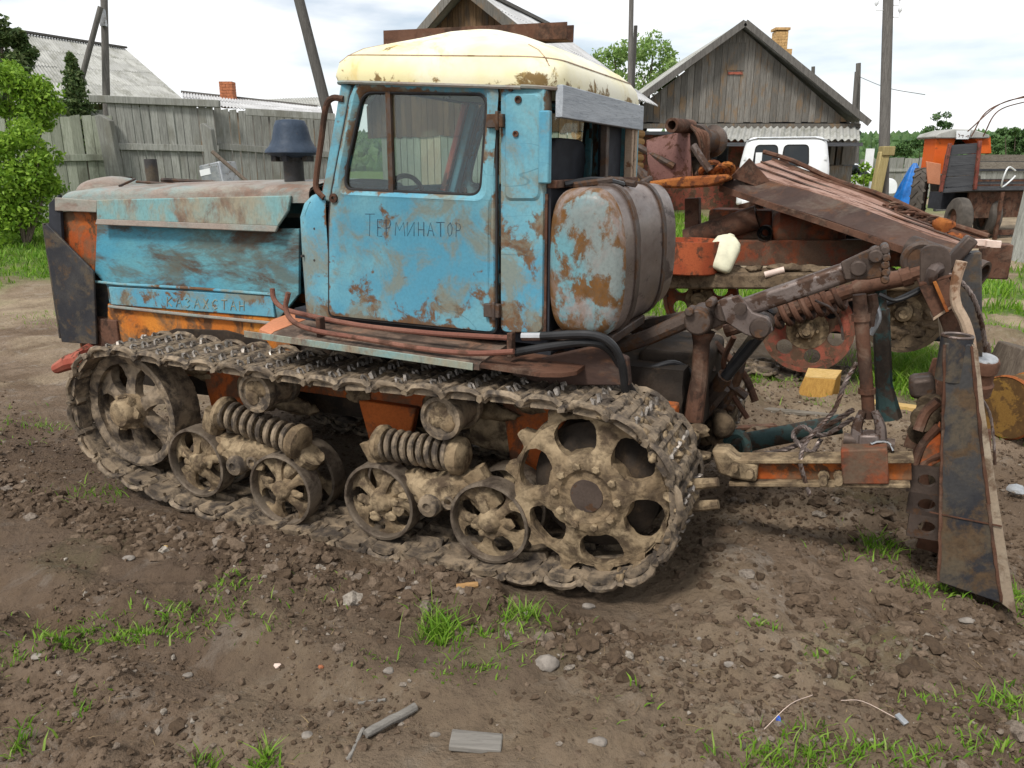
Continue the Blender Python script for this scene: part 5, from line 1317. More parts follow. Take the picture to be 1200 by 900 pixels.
p = GP(192, 643); place('wood_chip', MB().box(p + V3((0, 0, .01)), (.035, .012, .008), rz=.3), 'cut_wood', p, 'yellow wood chip lying left of the road wheels', 'wood chip')
p = GP(326, 782); place('brick_chip', MB().blob(p + V3((0, 0, .006)), (.016, .01, .008), 5, 1, .3), 'pvc', p, 'pinkish fragment on the bare soil', 'fragment')
p = GP(376, 783); place('brick_chip', MB().blob(p + V3((0, 0, .006)), (.010, .008, .006), 6, 1, .3), 'brick', p, 'red brick crumb on the bare soil', 'fragment')
stones = [(150, 655, .02), (290, 612, .016), (478, 690, .012), (775, 772, .009), (640, 780, .035), (470, 845, .02), (45, 770, .016), (220, 792, .013), (455, 786, .014), (690, 712, .02), (700, 870, .02), (1135, 720, .02), (855, 780, .014), (480, 690, .011), (360, 862, .013), (510, 862, .012), (820, 745, .008)]
for i, (px, py, r_) in enumerate(stones):
    p = GP(px, py); o = place('stone', MB().blob(p + V3((0, 0, r_ * .2)), (r_ * 1.3, r_, r_ * .6), i * 7, 2, .25), 'stone', p, {4: 'largest pale grey stone lying below the rear sprocket', 0: 'flat grey stone on the soil below the front idler wheel', 11: 'grey stone beside the foot of the blade end plate'}.get(i, 'small grey stone lying loose on the bare soil'), 'stone', group='loose stones on the soil') if 'stone' in MATS else None

# ================================================================ FENCES
def plankfence(name, label, px0, px1, Y0, Y1, ty0, ty1, mat, bw=.14, gap=.008, rail=(.35,), top=None, lean=0, jag=.03, zb=None, group=None):
    a, b_ = W(px0, ty0, Y0), W(px1, ty1, Y1); L = math.hypot(b_.x - a.x, b_.y - a.y); n = int(L / bw); d = V3((b_.x - a.x, b_.y - a.y, 0)).normalized(); nv = V3((d.y, -d.x, 0))
    if nv.y > 0: nv = -nv
    base = gz((a.x + b_.x) / 2, (a.y + b_.y) / 2) - .05
    e = thing(name, label, 'fence', ((a.x + b_.x) / 2, (a.y + b_.y) / 2, base), group=group)
    for i in range(n):
        t_ = (i + .5) / n; zt = a.z + (b_.z - a.z) * t_ + random.uniform(-jag, jag); c = a.lerp(b_, t_); w_ = bw - gap - random.uniform(0, .012)
        off = nv * random.uniform(0, .012); ln = lean + random.uniform(-.012, .012)
        bt = MB().prism([V3((c.x, c.y, base)) + off - d * w_ / 2, V3((c.x, c.y, base)) + off + d * w_ / 2, V3((c.x, c.y, zt)) + off + d * (w_ / 2 + ln), V3((c.x, c.y, zt - random.uniform(0, .03))) + off + d * (-w_ / 2 + ln)], nv * .025)
        bt.build('board', mat, e, smooth=0)
    for f in rail:
        za, zb_ = base + (a.z - base) * (1 - f), base + (b_.z - base) * (1 - f)
        MB().beam(V3((a.x, a.y, za)) + nv * .06, V3((b_.x, b_.y, zb_)) + nv * .06, .05, .12).build('rail', mat, e, bev=.006)
    if top: 
        MB().beam(a + nv * .04 + V3((-.3, 0, .03)), b_ + nv * .04 + V3((.1, 0, .03)), .16, .13).build('top_beam', mat, e, bev=.01)
    return e
FY = 15.0
plankfence('board_fence', 'tall grey board fence with heavy top beam behind the tractor hood', 126, 252, FY, FY + .4, 118, 124, 'fence_wood', rail=(.34,), top=True, lean=-.03)
plankfence('board_fence', 'grey board fence with lower ragged top beside the air intake', 238, 392, FY + .45, FY + 1.5, 123, 142, 'fence_wood', rail=(.30,), lean=.02)
plankfence('board_gate', 'greenish board gate section behind the bright green bush', -70, 132, FY - .2, FY, 138, 134, 'fence_green', bw=.19, rail=(.38,), lean=0)
for px, ty, w_, Y, lab in ((119, 136, .26, FY - .25, 'thick grey gate post between green gate and tall fence'), (240, 146, .2, FY - .25, 'leaning grey post with slanted top propping the tall fence')):
    p = W(px, ty, Y); z0 = gz(p.x, p.y) - .1; b = MB().prism([(p.x - w_ / 2 + .12, p.y, z0), (p.x + w_ / 2 + .12, p.y, z0), (p.x + w_ / 2, p.y, p.z - .08), (p.x - w_ / 2 * .3, p.y, p.z + .03), (p.x - w_ / 2, p.y, p.z)], (0, .18, 0))
    place('fence_post', b, 'fence_wood', (p.x, p.y, z0), lab, 'post', bev=.01)
p = W(340, 130, FY + .7); b = MB().beam(W(288, 131, FY + .3), W(392, 137, FY + .9), .14, .12); place('loose_beam', b, 'fence_wood', W(288, 131, FY + .3), 'long grey beam laid along the top of the lower fence', 'beam')
p = W(262, 205, 13.8); e = thing('metal_cabinet', 'pale grey sheet metal cabinet leaning by the fence behind the hood', 'cabinet', (p.x, p.y, gz(p.x, p.y)))
M = Matrix.Translation((p.x, p.y, p.z - .55)) @ Matrix.Rotation(R(-25), 4, 'Z') @ Matrix.Rotation(R(-9), 4, 'Y')
MB().box((0, 0, 0), (.48, .4, 1.5), M).build('cabinet_body', 'grey_metal', e, bev=.02)
MB().box((0, -.205, .1), (.40, .012, 1.2), M).build('cabinet_door', 'grey_metal', e, bev=.01)
MB().box((-.1, -.215, .62), (.24, .012, .1), M).build('label_plate', 'white_paint', e)
a, c_ = W(249, 178, 13.4), W(300, 222, 13.0); a = V3(a); d = (c_ - a); c2 = a + d * 2.0
z_ = gz(c2.x, c2.y); c2 = a + d * ((z_ - a.z) / d.z); place('leaning_stake', MB().tube([a, c2], .035, 8), 'bark', c2, 'dark slanted stake propped against the fence', 'stake')
p = GP(20, 262); log('grey_beam', GP(-40, 262) + V3((0, 0, .1)), GP(62, 255) + V3((0, 0, .1)), .1, 'grey_log', 'grey squared log lying in the grass below the bush', 'log')

# ================================================================ HOUSES
def slab(pts, th, mat, name, parent, bev=0):
    P = [V3(p) for p in pts]; n = (P[1] - P[0]).cross(P[2] - P[0]).normalized()
    if n.z < 0: n = -n
    return MB().prism(P, -n * th).build(name, mat, parent, smooth=0, bev=bev)
def corrugated(A, B, C, D, waves, amp, mat, name, parent, rows=2, per=8, th=.012):
    """sheet from eave A-B up to ridge D-C with waves running along A-B"""
    A, B, C, D = [V3(p) for p in (A, B, C, D)]; n = (B - A).cross(D - A).normalized()
    if n.z < 0: n = -n
    N_ = waves * per; R_ = []
    for i in range(rows + 1):
        t_ = i / rows; a, b_ = A.lerp(D, t_), B.lerp(C, t_)
        R_.append([a.lerp(b_, j / N_) + n * amp * math.sin(2 * math.pi * j / per) for j in range(N_ + 1)])
    b = MB().loft(R_); b.loft([[p - n * th for p in r] for r in R_], rev=True)
    return b.build(name, mat, parent, smooth=60)
def roof_sheets(A, B, C, D, nu, nv, mat, parent, waves=6, amp=.02):
    A, B, C, D = [V3(p) for p in (A, B, C, D)]; n = (B - A).cross(D - A).normalized()
    if n.z < 0: n = -n
    for i in range(nu):
        for j in range(nv):
            q = lambda u_, v_: A.lerp(B, u_).lerp(D.lerp(C, u_), v_)
            lift = n * (.02 * (nv - j) * .4 + random.uniform(0, .008))
            corrugated(q(i / nu, j / nv) + lift + n * .015, q((i + 1) / nu, j / nv) + lift + n * .015, q((i + 1) / nu, min(1, (j + 1.08) / nv)) + lift, q(i / nu, min(1, (j + 1.08) / nv)) + lift, waves, amp, mat, 'roof_sheet', parent, 1, 6)
def board_gable(L, Rr, apex, zb, y, bw, mat, parent, name='board', dirv=None):
    """vertical boards filling a gable between points L, Rr (eaves) and apex; plane through L,Rr vertical"""
    L, Rr, apex = V3(L), V3(Rr), V3(apex); d = V3((Rr.x - L.x, Rr.y - L.y, 0)); W_ = d.length; d.normalize(); nv = V3((d.y, -d.x, 0))
    if nv.y > 0: nv = -nv
    ta = (apex - L).dot(d); n = int(W_ / bw)
    top = lambda t_: (L.z + (apex.z - L.z) * t_ / ta) if t_ < ta else (Rr.z + (apex.z - Rr.z) * (W_ - t_) / (W_ - ta))
    bk = -nv * .05; MB().prism([V3((L.x, L.y, zb)) + bk, V3((Rr.x, Rr.y, zb)) + bk, Rr + bk, apex + bk, L + bk], -nv * .03).build('gable_backing', 'interior', parent, smooth=0)
    for i in range(n):
        t0, t1 = W_ * i / n + .004, W_ * (i + 1) / n - .006; o = nv * random.uniform(0, .012)
        f = lambda t_, z: V3((L.x, L.y, z)) + d * t_ + o
        z0 = zb + random.uniform(-.02, .03)
        pts = [f(t0, z0), f(t1, z0), f(t1, max(top(t1), z0 + .02))]
        if t0 < ta < t1: pts.append(f(ta, top(ta)))
        pts.append(f(t0, max(top(t0), z0 + .02)))
        MB().prism(pts, nv * .025).build(name, mat, parent, smooth=0)
# --- barn on the left
e = thing('barn', 'long grey roofed barn rising behind the fence and bush', 'barn', (*W(100, 110, 26).xy, gz(*W(100, 110, 26).xy)))
RL, RR, ER, EL = W(-30, 31, 22.5), W(147, 58, 28), W(214, 118, 25.5), W(20, 128, 18.5)
roof_sheets(EL, ER, RR, RL, 9, 4, 'slate', e, 6, .02)
BR_ = RR + (RR - ER); BR_.z = ER.z; BL_ = RL + (RL - EL); BL_.z = EL.z
slab((RL, RR, BR_, BL_), .06, 'slate', 'roof_back', e)
MB().beam(RL + V3((0, 0, .06)), RR + V3((0, 0, .06)), .18, .06).build('ridge_cap', 'pole_wood', e)
board_gable(BR_ + V3((0, 0, -.05)), ER + V3((-.15, .1, -.05)), RR + V3((-.15, 0, -.08)), gz(4, 26), 0, .3, 'gable_wood', e)
d = (ER - EL).normalized(); 
for i in range(14):
    a, c_ = EL.lerp(ER, i / 14 + .003), EL.lerp(ER, (i + 1) / 14 - .003); o = V3((-.1, .3, -.1)); MB().prism([a + o, c_ + o, V3((c_.x, c_.y, .2)) + V3((-.1, .3, 0)), V3((a.x, a.y, .2)) + V3((-.1, .3, 0))], (0, .04, 0)).build('wall_board', 'fence_wood', e, smooth=0)
# --- low shed with chimney
e = thing('low_shed', 'low shed with pale slate roof and small brick chimney behind the fence', 'shed', (*W(300, 130, 21).xy, gz(*W(300, 130, 21).xy)))
A, B, C, D = W(215, 122, 19), W(402, 141, 19.5), W(372, 126, 23), W(213, 109, 22.5)
roof_sheets(A, B, C, D, 8, 2, 'slate_pale', e, 6, .018)
MB().beam(D + V3((0, 0, .03)), C + V3((0, 0, .03)), .16, .06).build('ridge_cap', 'pole_wood', e)
MB().prism([A + V3((.1, .15, -.06)), B + V3((-.1, .15, -.06)), V3((B.x - .1, B.y + .15, .2)), V3((A.x + .1, A.y + .15, .2))], (0, .15, 0)).build('wall', 'gable_wood', e)
p = W(268, 116, 22.3)
for i in range(9):
    for xo, w_ in (((-.09, .17), (.09, .17)) if i % 2 else ((-.135, .08), (0, .18), (.135, .08))): MB().box((p.x + xo, p.y, p.z - .2 + i * .075), (w_, .3, .068)).build('brick', 'brick', e, smooth=0)
e = thing('lean_to_shed', 'small flat roofed shed beside the leaning pole', 'shed', (*W(345, 125, 27).xy, gz(*W(345, 125, 27).xy)))
A, B, C, D = W(305, 122, 26), W(385, 126, 26), W(380, 114, 29), W(302, 117, 29)
roof_sheets(A, B, C, D, 4, 1, 'slate', e, 6, .018)
MB().prism([A + V3((.1, .1, -.08)), B + V3((-.1, .1, -.08)), V3((B.x, B.y + .1, .2)), V3((A.x, A.y + .1, .2))], (0, .15, 0)).build('wall', 'gable_wood', e)
# --- log house behind the cab
e = thing('log_house', 'log house with brown board gable and pale slate roof rising over the cab', 'house', (*W(620, 110, 18).xy, gz(*W(620, 110, 18).xy)))
Ax, Bx = W(540, -10, 18.5), W(652, 30, 24.5)
ridge = Bx - Ax; ridge.z = 0; Ax.z = Bx.z = (Ax.z + Bx.z) / 2; Bx = Ax + ridge
Cx = W(770, 126, 22.5); Dx = Cx - ridge
Ex = V3((2 * Ax.x - Dx.x, 2 * Ax.y - Dx.y, Dx.z)); Fx = Ex + ridge
roof_sheets(Dx, Cx, Bx, Ax, 6, 4, 'slate_pale', e, 6, .02)
slab((Ax, Bx, Fx, Ex), .06, 'slate', 'roof_back', e)
MB().beam(Ax + V3((0, 0, .05)), Bx + V3((0, 0, .05)), .22, .08).build('ridge_cap', 'pole_wood', e)
rd = ridge.normalized()
for P0 in (Dx, Ex): MB().beam(Ax - rd * .05 + V3((0, 0, -.02)), P0 - rd * .05 + V3((0, 0, -.06)), .05, .2).build('verge_board', 'gable_wood', e)
ins = rd * .35
board_gable(Ex + ins + V3((0, 0, -.1)), Dx + ins + V3((0, 0, -.1)), Ax + ins + V3((0, 0, -.12)), 2.3, 0, .17, 'gable_brown', e)
dd = (Dx - Ex); dd.z = 0; wl = dd.normalized()
c0, c1 = Ex + ins + wl * .45, Dx + ins - wl * .45
for i in range(10):
    z = .45 + i * .215
    q = c1 + ridge * .95; MB().tube([V3((c1.x, c1.y, z + .1)), V3((q.x, q.y, z + .1))], .112, 10).build('log', 'log_wood', e)
nb = 26
for i in range(nb):
    a, b2 = c0.lerp(c1, i / nb + .002), c0.lerp(c1, (i + 1) / nb - .002); o = rd * random.uniform(-.012, 0)
    MB().prism([V3((a.x, a.y, .2)) + o, V3((b2.x, b2.y, .2)) + o, V3((b2.x, b2.y, 3.3)) + o, V3((a.x, a.y, 3.3)) + o], rd * .03).build('wall_board', 'wall_green' if i % 9 < 6 else 'wall_beige', e, smooth=0)
q = c1 + rd * 4.2 + wl * .1
for s_ in (0,):
    MB().beam(V3((q.x, q.y, 1.1)), V3((q.x, q.y, 2.1)), .9, .06, wl).build('window', 'white_paint', e)
    MB().beam(V3((q.x, q.y, 1.2)) + wl * .04, V3((q.x, q.y, 2.0)) + wl * .04, .75, .04, wl).build('window_pane', 'dark_glass', e)
# rusty channel lying on the cab roof
a, c_ = T(455, 53, .25), T(662, 38, .25)
b = MB(); 
for dz, w_, h_, dy in ((0, .09, .008, 0), (.035, .008, .07, -.045), (.035, .008, .07, .045)): b.beam(T(456, 55, .2) + V3((0, dy, dz)), T(668, 47, .2) + V3((0, dy, dz)), w_, h_)
place('roof_channel', b, 'rust', T(560, 50, .2), 'rusty steel channel lying along the cream cab roof', 'steel channel', 'T')
# --- house on the right
HYR = 24.0
e = thing('board_house', 'weathered house with wide plank gable, slate porch roof and red wall', 'house', (*W(885, 190, HYR).xy, gz(*W(885, 190, HYR).xy)))
Lx, Rx, Px = W(738, 118, HYR), W(1011, 143, HYR), W(868, 28, HYR)
Lx.z = Rx.z + .0; Lx.x = 2 * Px.x - Rx.x
back = V3((0, 9, 0))
fr = V3((0, -.45, 0))
for P0, nm in ((Lx, 'roof_slope'), (Rx, 'roof_slope')):
    A, B = P0 + fr, P0 + back; C, D = Px + back, Px + fr
    roof_sheets(A, B, C, D, 6, 4, 'slate', e, 5, .02)
    MB().beam(Px + fr + V3((0, -.03, -.04)), P0 + fr + V3((0, -.03, -.06)), .04, .18).build('verge_board', 'pole_wood', e)
board_gable(Lx + V3((.3, 0, -.12)), Rx + V3((-.3, 0, -.12)), Px + V3((0, 0, -.12)), Rx.z - .02, 0, .19, 'gable_wood', e)
p0, p1 = Lx + V3((.1, -.08, -.12)), Rx + V3((-.1, -.08, -.12)); MB().beam(p0, p1, .12, .14).build('tie_beam', 'gable_wood', e, bev=.01)
MB().beam(p0 + V3((0, -.08, -.2)), p1 + V3((0, -.08, -.2)), .1, .1).build('tie_beam', 'dark_plank', e, bev=.01)
pp = W(861, 86, HYR); MB().box((pp.x, pp.y - .05, pp.z), (.42, .03, .07)).build('gable_slot', 'red_rust', e)
MB().box((pp.x, pp.y - .04, pp.z + .45), (.5, .02, .75)).build('gable_hatch', 'gable_wood', e, smooth=0)
wz = Rx.z - .3
wr = W(1000, 160, HYR); wl_ = Lx.x + .4
MB().prism([(wl_, HYR + .3, .1), (W(968, 160, HYR).x, HYR + .3, .1), (W(968, 160, HYR).x, HYR + .3, wz), (wl_, HYR + .3, wz)], (0, .2, 0)).build('front_wall', 'red_paint', e)
MB().prism([(W(968, 160, HYR).x, HYR + .1, .1), (W(974, 160, HYR).x, HYR + .1, .1), (W(974, 160, HYR).x, HYR + .1, wz), (W(968, 160, HYR).x, HYR + .1, wz)], (0, .2, 0)).build('porch_post', 'gable_wood', e)
x0, x1 = W(974, 160, HYR).x, W(1003, 160, HYR).x
zlo = W(985, 194, HYR).z
MB().prism([(x0, HYR, .1), (x1, HYR, .1), (x1, HYR, zlo), (x0, HYR, zlo)], (0, .15, 0)).build('porch_parapet', 'gable_wood', e)
for xx, w_ in ((x0 + .06, .14), (x1 - .18, .4)): MB().box((xx, HYR - .02, (zlo + wz) / 2 + .02), (w_, .16, wz - zlo)).build('porch_post', 'gable_wood', e, bev=.01)
MB().box(((x0 + x1) / 2, HYR + 1.4, 1.6), (x1 - x0 + .6, .1, 2.6)).build('porch_inner_wall', 'interior', e)
for side_x in (Lx.x + .4, Rx.x - .4): MB().box((side_x, HYR + 4.6, 1.5), (.2, 8.4, 2.9)).build('side_wall', 'gable_wood', e)
A, B = W(820, 164, HYR - 1.2), W(1008, 164, HYR - 1.2); D, C = W(828, 145, HYR + .2), W(1006, 145, HYR + .2)
nsh = 8
for i in range(nsh):
    f = lambda P_, Q_, t_: P_.lerp(Q_, t_)
    corrugated(f(A, B, i / nsh), f(A, B, (i + 1) / nsh), f(D, C, (i + 1) / nsh) + V3((0, 0, .01 * (i % 2))), f(D, C, i / nsh) + V3((0, 0, .01 * (i % 2))), 3, .032, 'slate', 'porch_roof_sheet', e, 1, 8)
MB().beam(A + V3((0, .05, -.12)), B + V3((.1, .05, -.12)), .08, .1).build('porch_beam', 'dark_plank', e)
for px, py, w_, h_ in ((843, 186, .5, .7),):
    p = W(px, py, HYR + .28); MB().box((p.x, p.y - .03, p.z), (w_, .05, h_)).build('window_frame', 'dark_plank', e); MB().box((p.x, p.y - .06, p.z), (w_ - .1, .03, h_ - .1)).build('window_pane', 'dark_glass', e)
p = W(912, 66, HYR + 2.5)
for i in range(13):
    for xo, w_ in (((-.1, .19), (.1, .19)) if i % 2 else ((-.15, .09), (0, .19), (.15, .09))): MB().box((p.x + xo, p.y, p.z - .35 + i * .085), (w_, .4, .079)).build('brick', 'brick_yellow', e, smooth=0)
MB().box((p.x, p.y, p.z + .78), (.48, .48, .08)).build('chimney_cap', 'brick_yellow', e, bev=.01)
MB().box((p.x + .28, p.y, p.z - .1), (.18, .36, .6)).build('chimney_shoulder', 'brick_yellow', e, bev=.01)

# ================================================================ POLES
def pole(px0, py0, px1, py1, Y, r, label, mat='pole_wood', group='timber utility poles', top=None):
    a = W(px0, py0, Y); c_ = W(px1, py1, Y); d = a - c_
    z0 = gz(c_.x, c_.y) - .2; base = c_ + d * ((z0 - c_.z) / d.z); topp = a + d * (.0 if py0 > 3 else .12 * abs(d.z) / d.z)
    if py0 <= 3: topp = c_ + d * ((7.5 - c_.z) / d.z) if a.z < 7.5 else topp
    e = thing('utility_pole', label, 'pole', base, group=None)
    MB().tube([base.lerp(topp, t_) for t_ in np.linspace(0, 1, 5)], [r * 1.1, r, r * .95, r * .9, r * .85], 12).build('pole_shaft', mat, e)
    return e, base, topp
e1, b1, t1 = pole(122, 0, 125, 130, 19, .085, 'straight grey pole rising behind the left fence')
p = W(122, 22, 19); MB().box(p + V3((.03, -.12, 0)), (.12, .1, .35)).build('junction_box', 'grey_metal', e1)
for s_ in (-1, 1): MB().tube([W(122, 3, 19), W(122 + s_ * 4, -1, 19)], .015, 6).lathe([(.02, 0), (.04, .03), (.04, .08), (.02, .12)], W(122 + s_ * 4, 0, 19), (0, 0, 1), 10).build('insulator', 'white_paint', e1)
e2, _, _ = pole(118, 8, 86, 128, 18.7, .07, 'slanted brace pole leaning on the straight grey pole')
pole(350, -2, 383, 128, 18, .12, 'lone leaning pole above the lower fence')
pole(740, -5, 738, 110, 22, .07, 'thin straight pole rising behind the cream cab roof')
pole(745, 30, 741, 110, 22.3, .06, 'short grey pole beside the thin pole behind the cab roof')
er, br, tr_ = pole(1041, -5, 1035, 215, 20, .13, 'tall dark pole by the yard road with pale yellow stub')
a, c_ = W(1036, 178, 19.75), W(1026, 228, 19.75); d = (c_ - a); c_ = a + d * ((gz(c_.x, c_.y) - .1 - a.z) / d.z)
MB().beam(a, c_, .24, .2, (0, 1, 0)).build('pole_stub', 'pole_yellow', er, bev=.03)
MB().box(a + V3((.06, 0, .02)), (.3, .28, .22)).build('stub_band', 'pole_yellow', er, bev=.02)
for py_, s_ in ((12, -1), (6, 1), (20, 1)):
    p = W(1040, py_, 20); MB().tube([p, p + V3((s_ * .28, 0, 0)), p + V3((s_ * .28, 0, .12))], .012, 6).lathe([(.02, .1), (.045, .14), (.045, .2), (.02, .24)], p + V3((s_ * .28, 0, 0)), (0, 0, 1), 10).build('insulator', 'white_paint', er)
pole(1006, 74, 1003, 195, 36, .12, 'distant pole right of the board house gable')
pole(1004, 84, 996, 195, 35.6, .1, 'distant slanted brace against the pole by the board house')
pole(953, 78, 952, 120, 40, .1, 'far thin pole showing above the board house roof')
P = [W(1007, 90, 36), W(1040, 103, 30), W(1084, 111, 26)]
place('power_line', MB().tube(P, .012, 5, smooth=6), 'hose', (P[1].x, P[1].y, P[1].z), 'thin sagging wire from the distant pole across the sky', 'cable')

# ================================================================ VAN AND CAR
VY = 18.0
pv = W(918, 200, VY); vz = gz(pv.x, pv.y + 2)
van = thing('white_van', 'white rounded van parked in front of the board house', 'van', (pv.x, pv.y, vz)); van.rotation_euler.z = -R(18)
zt = W(918, 159, VY).z; hw = .98
def vloop(y, k=1.0, top=0, wk=1.0):
    C = [(-hw * wk, vz + .45), (-hw * 1.0 * wk, vz + 1.25), (-hw * .86 * wk, zt - .02 + top), (hw * .86 * wk, zt - .02 + top), (hw * wk, vz + 1.25), (hw * wk, vz + .45)]
    cxm = sum(c[0] for c in C) / 6; czm = (vz + .45 + zt) / 2
    return [V3((pv.x + p.x, y, p.z)) for p in rounded([V3((cxm + (a - cxm) * k, 0, czm + (c - czm) * k)) for a, c in C], [.06, .2, .2, .2, .2, .06], 6)]
rows = [vloop(pv.y, .93), vloop(pv.y + .03, .975), vloop(pv.y + .1, 1), vloop(pv.y + 1.5, 1, .03), vloop(pv.y + 3.2, 1, .03), vloop(pv.y + 3.9, .97), vloop(pv.y + 4.25, .88)]
b = MB().loft(rows, True, True); vb = b.build('van_body', 'white_paint', van, smooth=50)
for px, w_ in ((899, .54), (932, .58)):
    p = W(px, 182, VY - .02); L = rounded([V3((p.x - w_ / 2, VY - .012, p.z - .22)), V3((p.x + w_ / 2, VY - .012, p.z - .22)), V3((p.x + w_ / 2 - .04, VY + .0, p.z + .22)), V3((p.x - w_ / 2 + .04, VY + .0, p.z + .22))], .09, 5)
    MB().prism(L, (0, .03, 0)).build('rear_window', 'dark_glass', vb); MB().tube(L + L[:1], .014, 6).build('window_seal', 'rubber', vb)
    for s_ in (-1, 1):
        pass
p = W(891, 184, VY - .03); MB().box((p.x, VY - .03, p.z - .02), (.14, .01, .24)).build('paper_notice', 'white_paint', vb)
for s_ in (-1, 1):
    MB().beam(V3((pv.x + s_ * .05 - .02, pv.y - .012, vz + .5)), V3((pv.x + s_ * .0 - .02, pv.y - .004, zt - .3)), .012, .02, (0, 1, 0)).build('door_gap', 'rubber', vb)
    for k in (0, .5): MB().box((pv.x + s_ * .86, pv.y - .01, vz + 1.0 + k), (.05, .03, .08)).build('door_hinge', 'white_paint', vb)
    for yy in (.8, 3.3):
        w_ = MB().lathe([(.2, -.11), (.33, -.1), (.36, -.05), (.36, .05), (.33, .1), (.2, .11)], (pv.x + s_ * .78, pv.y + yy, vz + .36), (1, 0, 0), 24).build('wheel', 'rubber', van)
        MB().lathe([(.001, -.115), (.2, -.115), (.2, .115), (.001, .115)], (pv.x + s_ * .78, pv.y + yy, vz + .36), (1, 0, 0), 18).build('wheel_rim', 'grey_metal', w_)
    MB().lathe([(.05, -.02), (.05, 0)], (pv.x + s_ * .85, pv.y + .0, vz + .8), (0, 1, 0), 12).build('tail_light', 'red_paint', van)
MB().box((pv.x + .12, pv.y - .03, vz + 1.05), (.05, .05, .14)).build('door_handle', 'rubber', vb)
MB().tube([V3((pv.x - .9, pv.y + .02, zt - .12)), V3((pv.x - .6, pv.y - .01, zt - .05)), V3((pv.x + .6, pv.y - .01, zt - .05)), V3((pv.x + .9, pv.y + .02, zt - .12))], .016, 6).build('rain_gutter', 'grey_metal', vb)
MB().box((pv.x, pv.y - .05, vz + .5), (1.7, .08, .14)).build('rear_bumper', 'white_paint', van, bev=.02)
# car
p = W(1013, 200, 29.5); cz0 = gz(p.x, p.y); car = thing('white_car', 'small white saloon car parked behind the board house corner', 'car', (p.x - 1.2, p.y, cz0))
prof = [(-3.2, .35), (-3.25, .75), (-3.0, .88), (-2.3, .95), (-1.7, 1.38), (-.6, 1.4), (.05, .98), (.75, .86), (.9, .7), (.88, .35)]
k0 = .0; rows = []
for y, s_ in ((-.82, .96), (-.8, .99), (0, 1), (.8, .99), (.82, .96)):
    pr = rounded([V3((a, 0, c)) for a, c in prof], .12, 3); rows.append([V3((p.x + q.x, p.y + y * (1 - .12 * max(0, q.z - .9) / .5), cz0 + .1 + (q.z - .1) * s_)) for q in pr])
cb = MB().loft(rows, True, True).build('car_body', 'white_paint', car, smooth=40)
MB().prism([V3((p.x - 1.62, p.y - .825, cz0 + 1.0)), V3((p.x - .1, p.y - .825, cz0 + 1.0)), V3((p.x - .62, p.y - .75, cz0 + 1.34)), V3((p.x - 1.55, p.y - .75, cz0 + 1.34))], (0, .03, 0)).build('side_window', 'dark_glass', cb)
MB().prism([V3((p.x - .02, p.y - .7, cz0 + 1.02)), V3((p.x - .02, p.y + .7, cz0 + 1.02)), V3((p.x - .52, p.y + .62, cz0 + 1.38)), V3((p.x - .52, p.y - .62, cz0 + 1.38))], (.03, 0, .02)).build('windscreen', 'dark_glass', cb)
for xx in (.25, -2.5):
    for s_ in (-1, 1):
        w_ = MB().lathe([(.18, -.09), (.28, -.08), (.3, 0), (.28, .08), (.18, .09)], (p.x + xx, p.y + s_ * .74, cz0 + .3), (0, 1, 0), 20).build('wheel', 'rubber', car)
        MB().lathe([(.001, -.1), (.18, -.1), (.18, .1), (.001, .1)], (p.x + xx, p.y + s_ * .74, cz0 + .3), (0, 1, 0), 14).build('wheel_rim', 'grey_metal', w_)
for s_ in (-1, 1): MB().lathe([(.001, 0), (.09, 0), (.1, -.06)], (p.x + .9, p.y + s_ * .6, cz0 + .68), (1, 0, 0), 14).build('headlight', 'grey_metal', car)

# ================================================================ FAR YARD
plankfence('far_fence', 'long grey board fence far across the yard road', 1008, 1112, 34, 34, 186, 184, 'fence_wood', bw=.3, rail=(.3,))
plankfence('far_fence', 'low grey fence continuing behind the wooden cart', 1146, 1260, 34, 36, 184, 186, 'fence_wood', bw=.3, rail=(.3,))
p = W(1019, 183, 33.2); z0 = gz(p.x, p.y); place('white_sheet', MB().box((p.x, p.y, (p.z + z0) / 2 + .1), (.34, .05, p.z - z0 + .4)), 'white_paint', (p.x, p.y, z0), 'white panel standing against the far fence', 'panel')
p = W(1012, 212, 25); z0 = gz(p.x, p.y); e = thing('white_bench', 'low white bench in front of the white car', 'bench', (p.x, p.y, z0))
MB().box((p.x, p.y, z0 + .44), (.75, .35, .05)).build('seat', 'white_paint', e)
for s_ in (-1, 1): MB().beam((p.x + s_ * .32, p.y, z0 - .02), (p.x + s_ * .34, p.y, z0 + (.42 if s_ < 0 else .85)), .05, .3, (1, 0, 0)).build('leg', 'white_paint', e)
p = W(1064, 215, 24); z0 = gz(p.x, p.y); rows = []
for h_, k_ in ((0, 1), (.25, .92), (.55, .72), (.8, .5), (.98, .32), (1.08, .12)):
    rows.append([V3((p.x + (.40 * k_ * (1 + .12 * math.sin(a * 5 + h_ * 3))) * math.cos(a) + h_ * .12, p.y + .4 * k_ * (1 + .1 * math.sin(a * 7)) * math.sin(a), z0 + h_ * (W(1067, 191, 24).z - z0) / 1.08)) for a in np.linspace(0, 6.283, 40, endpoint=False)])
place('blue_tarpaulin', MB().loft(rows, True, True), 'tarp', (p.x, p.y, z0), 'bright blue tarpaulin draped over a heap beside the big tyre', 'tarpaulin')
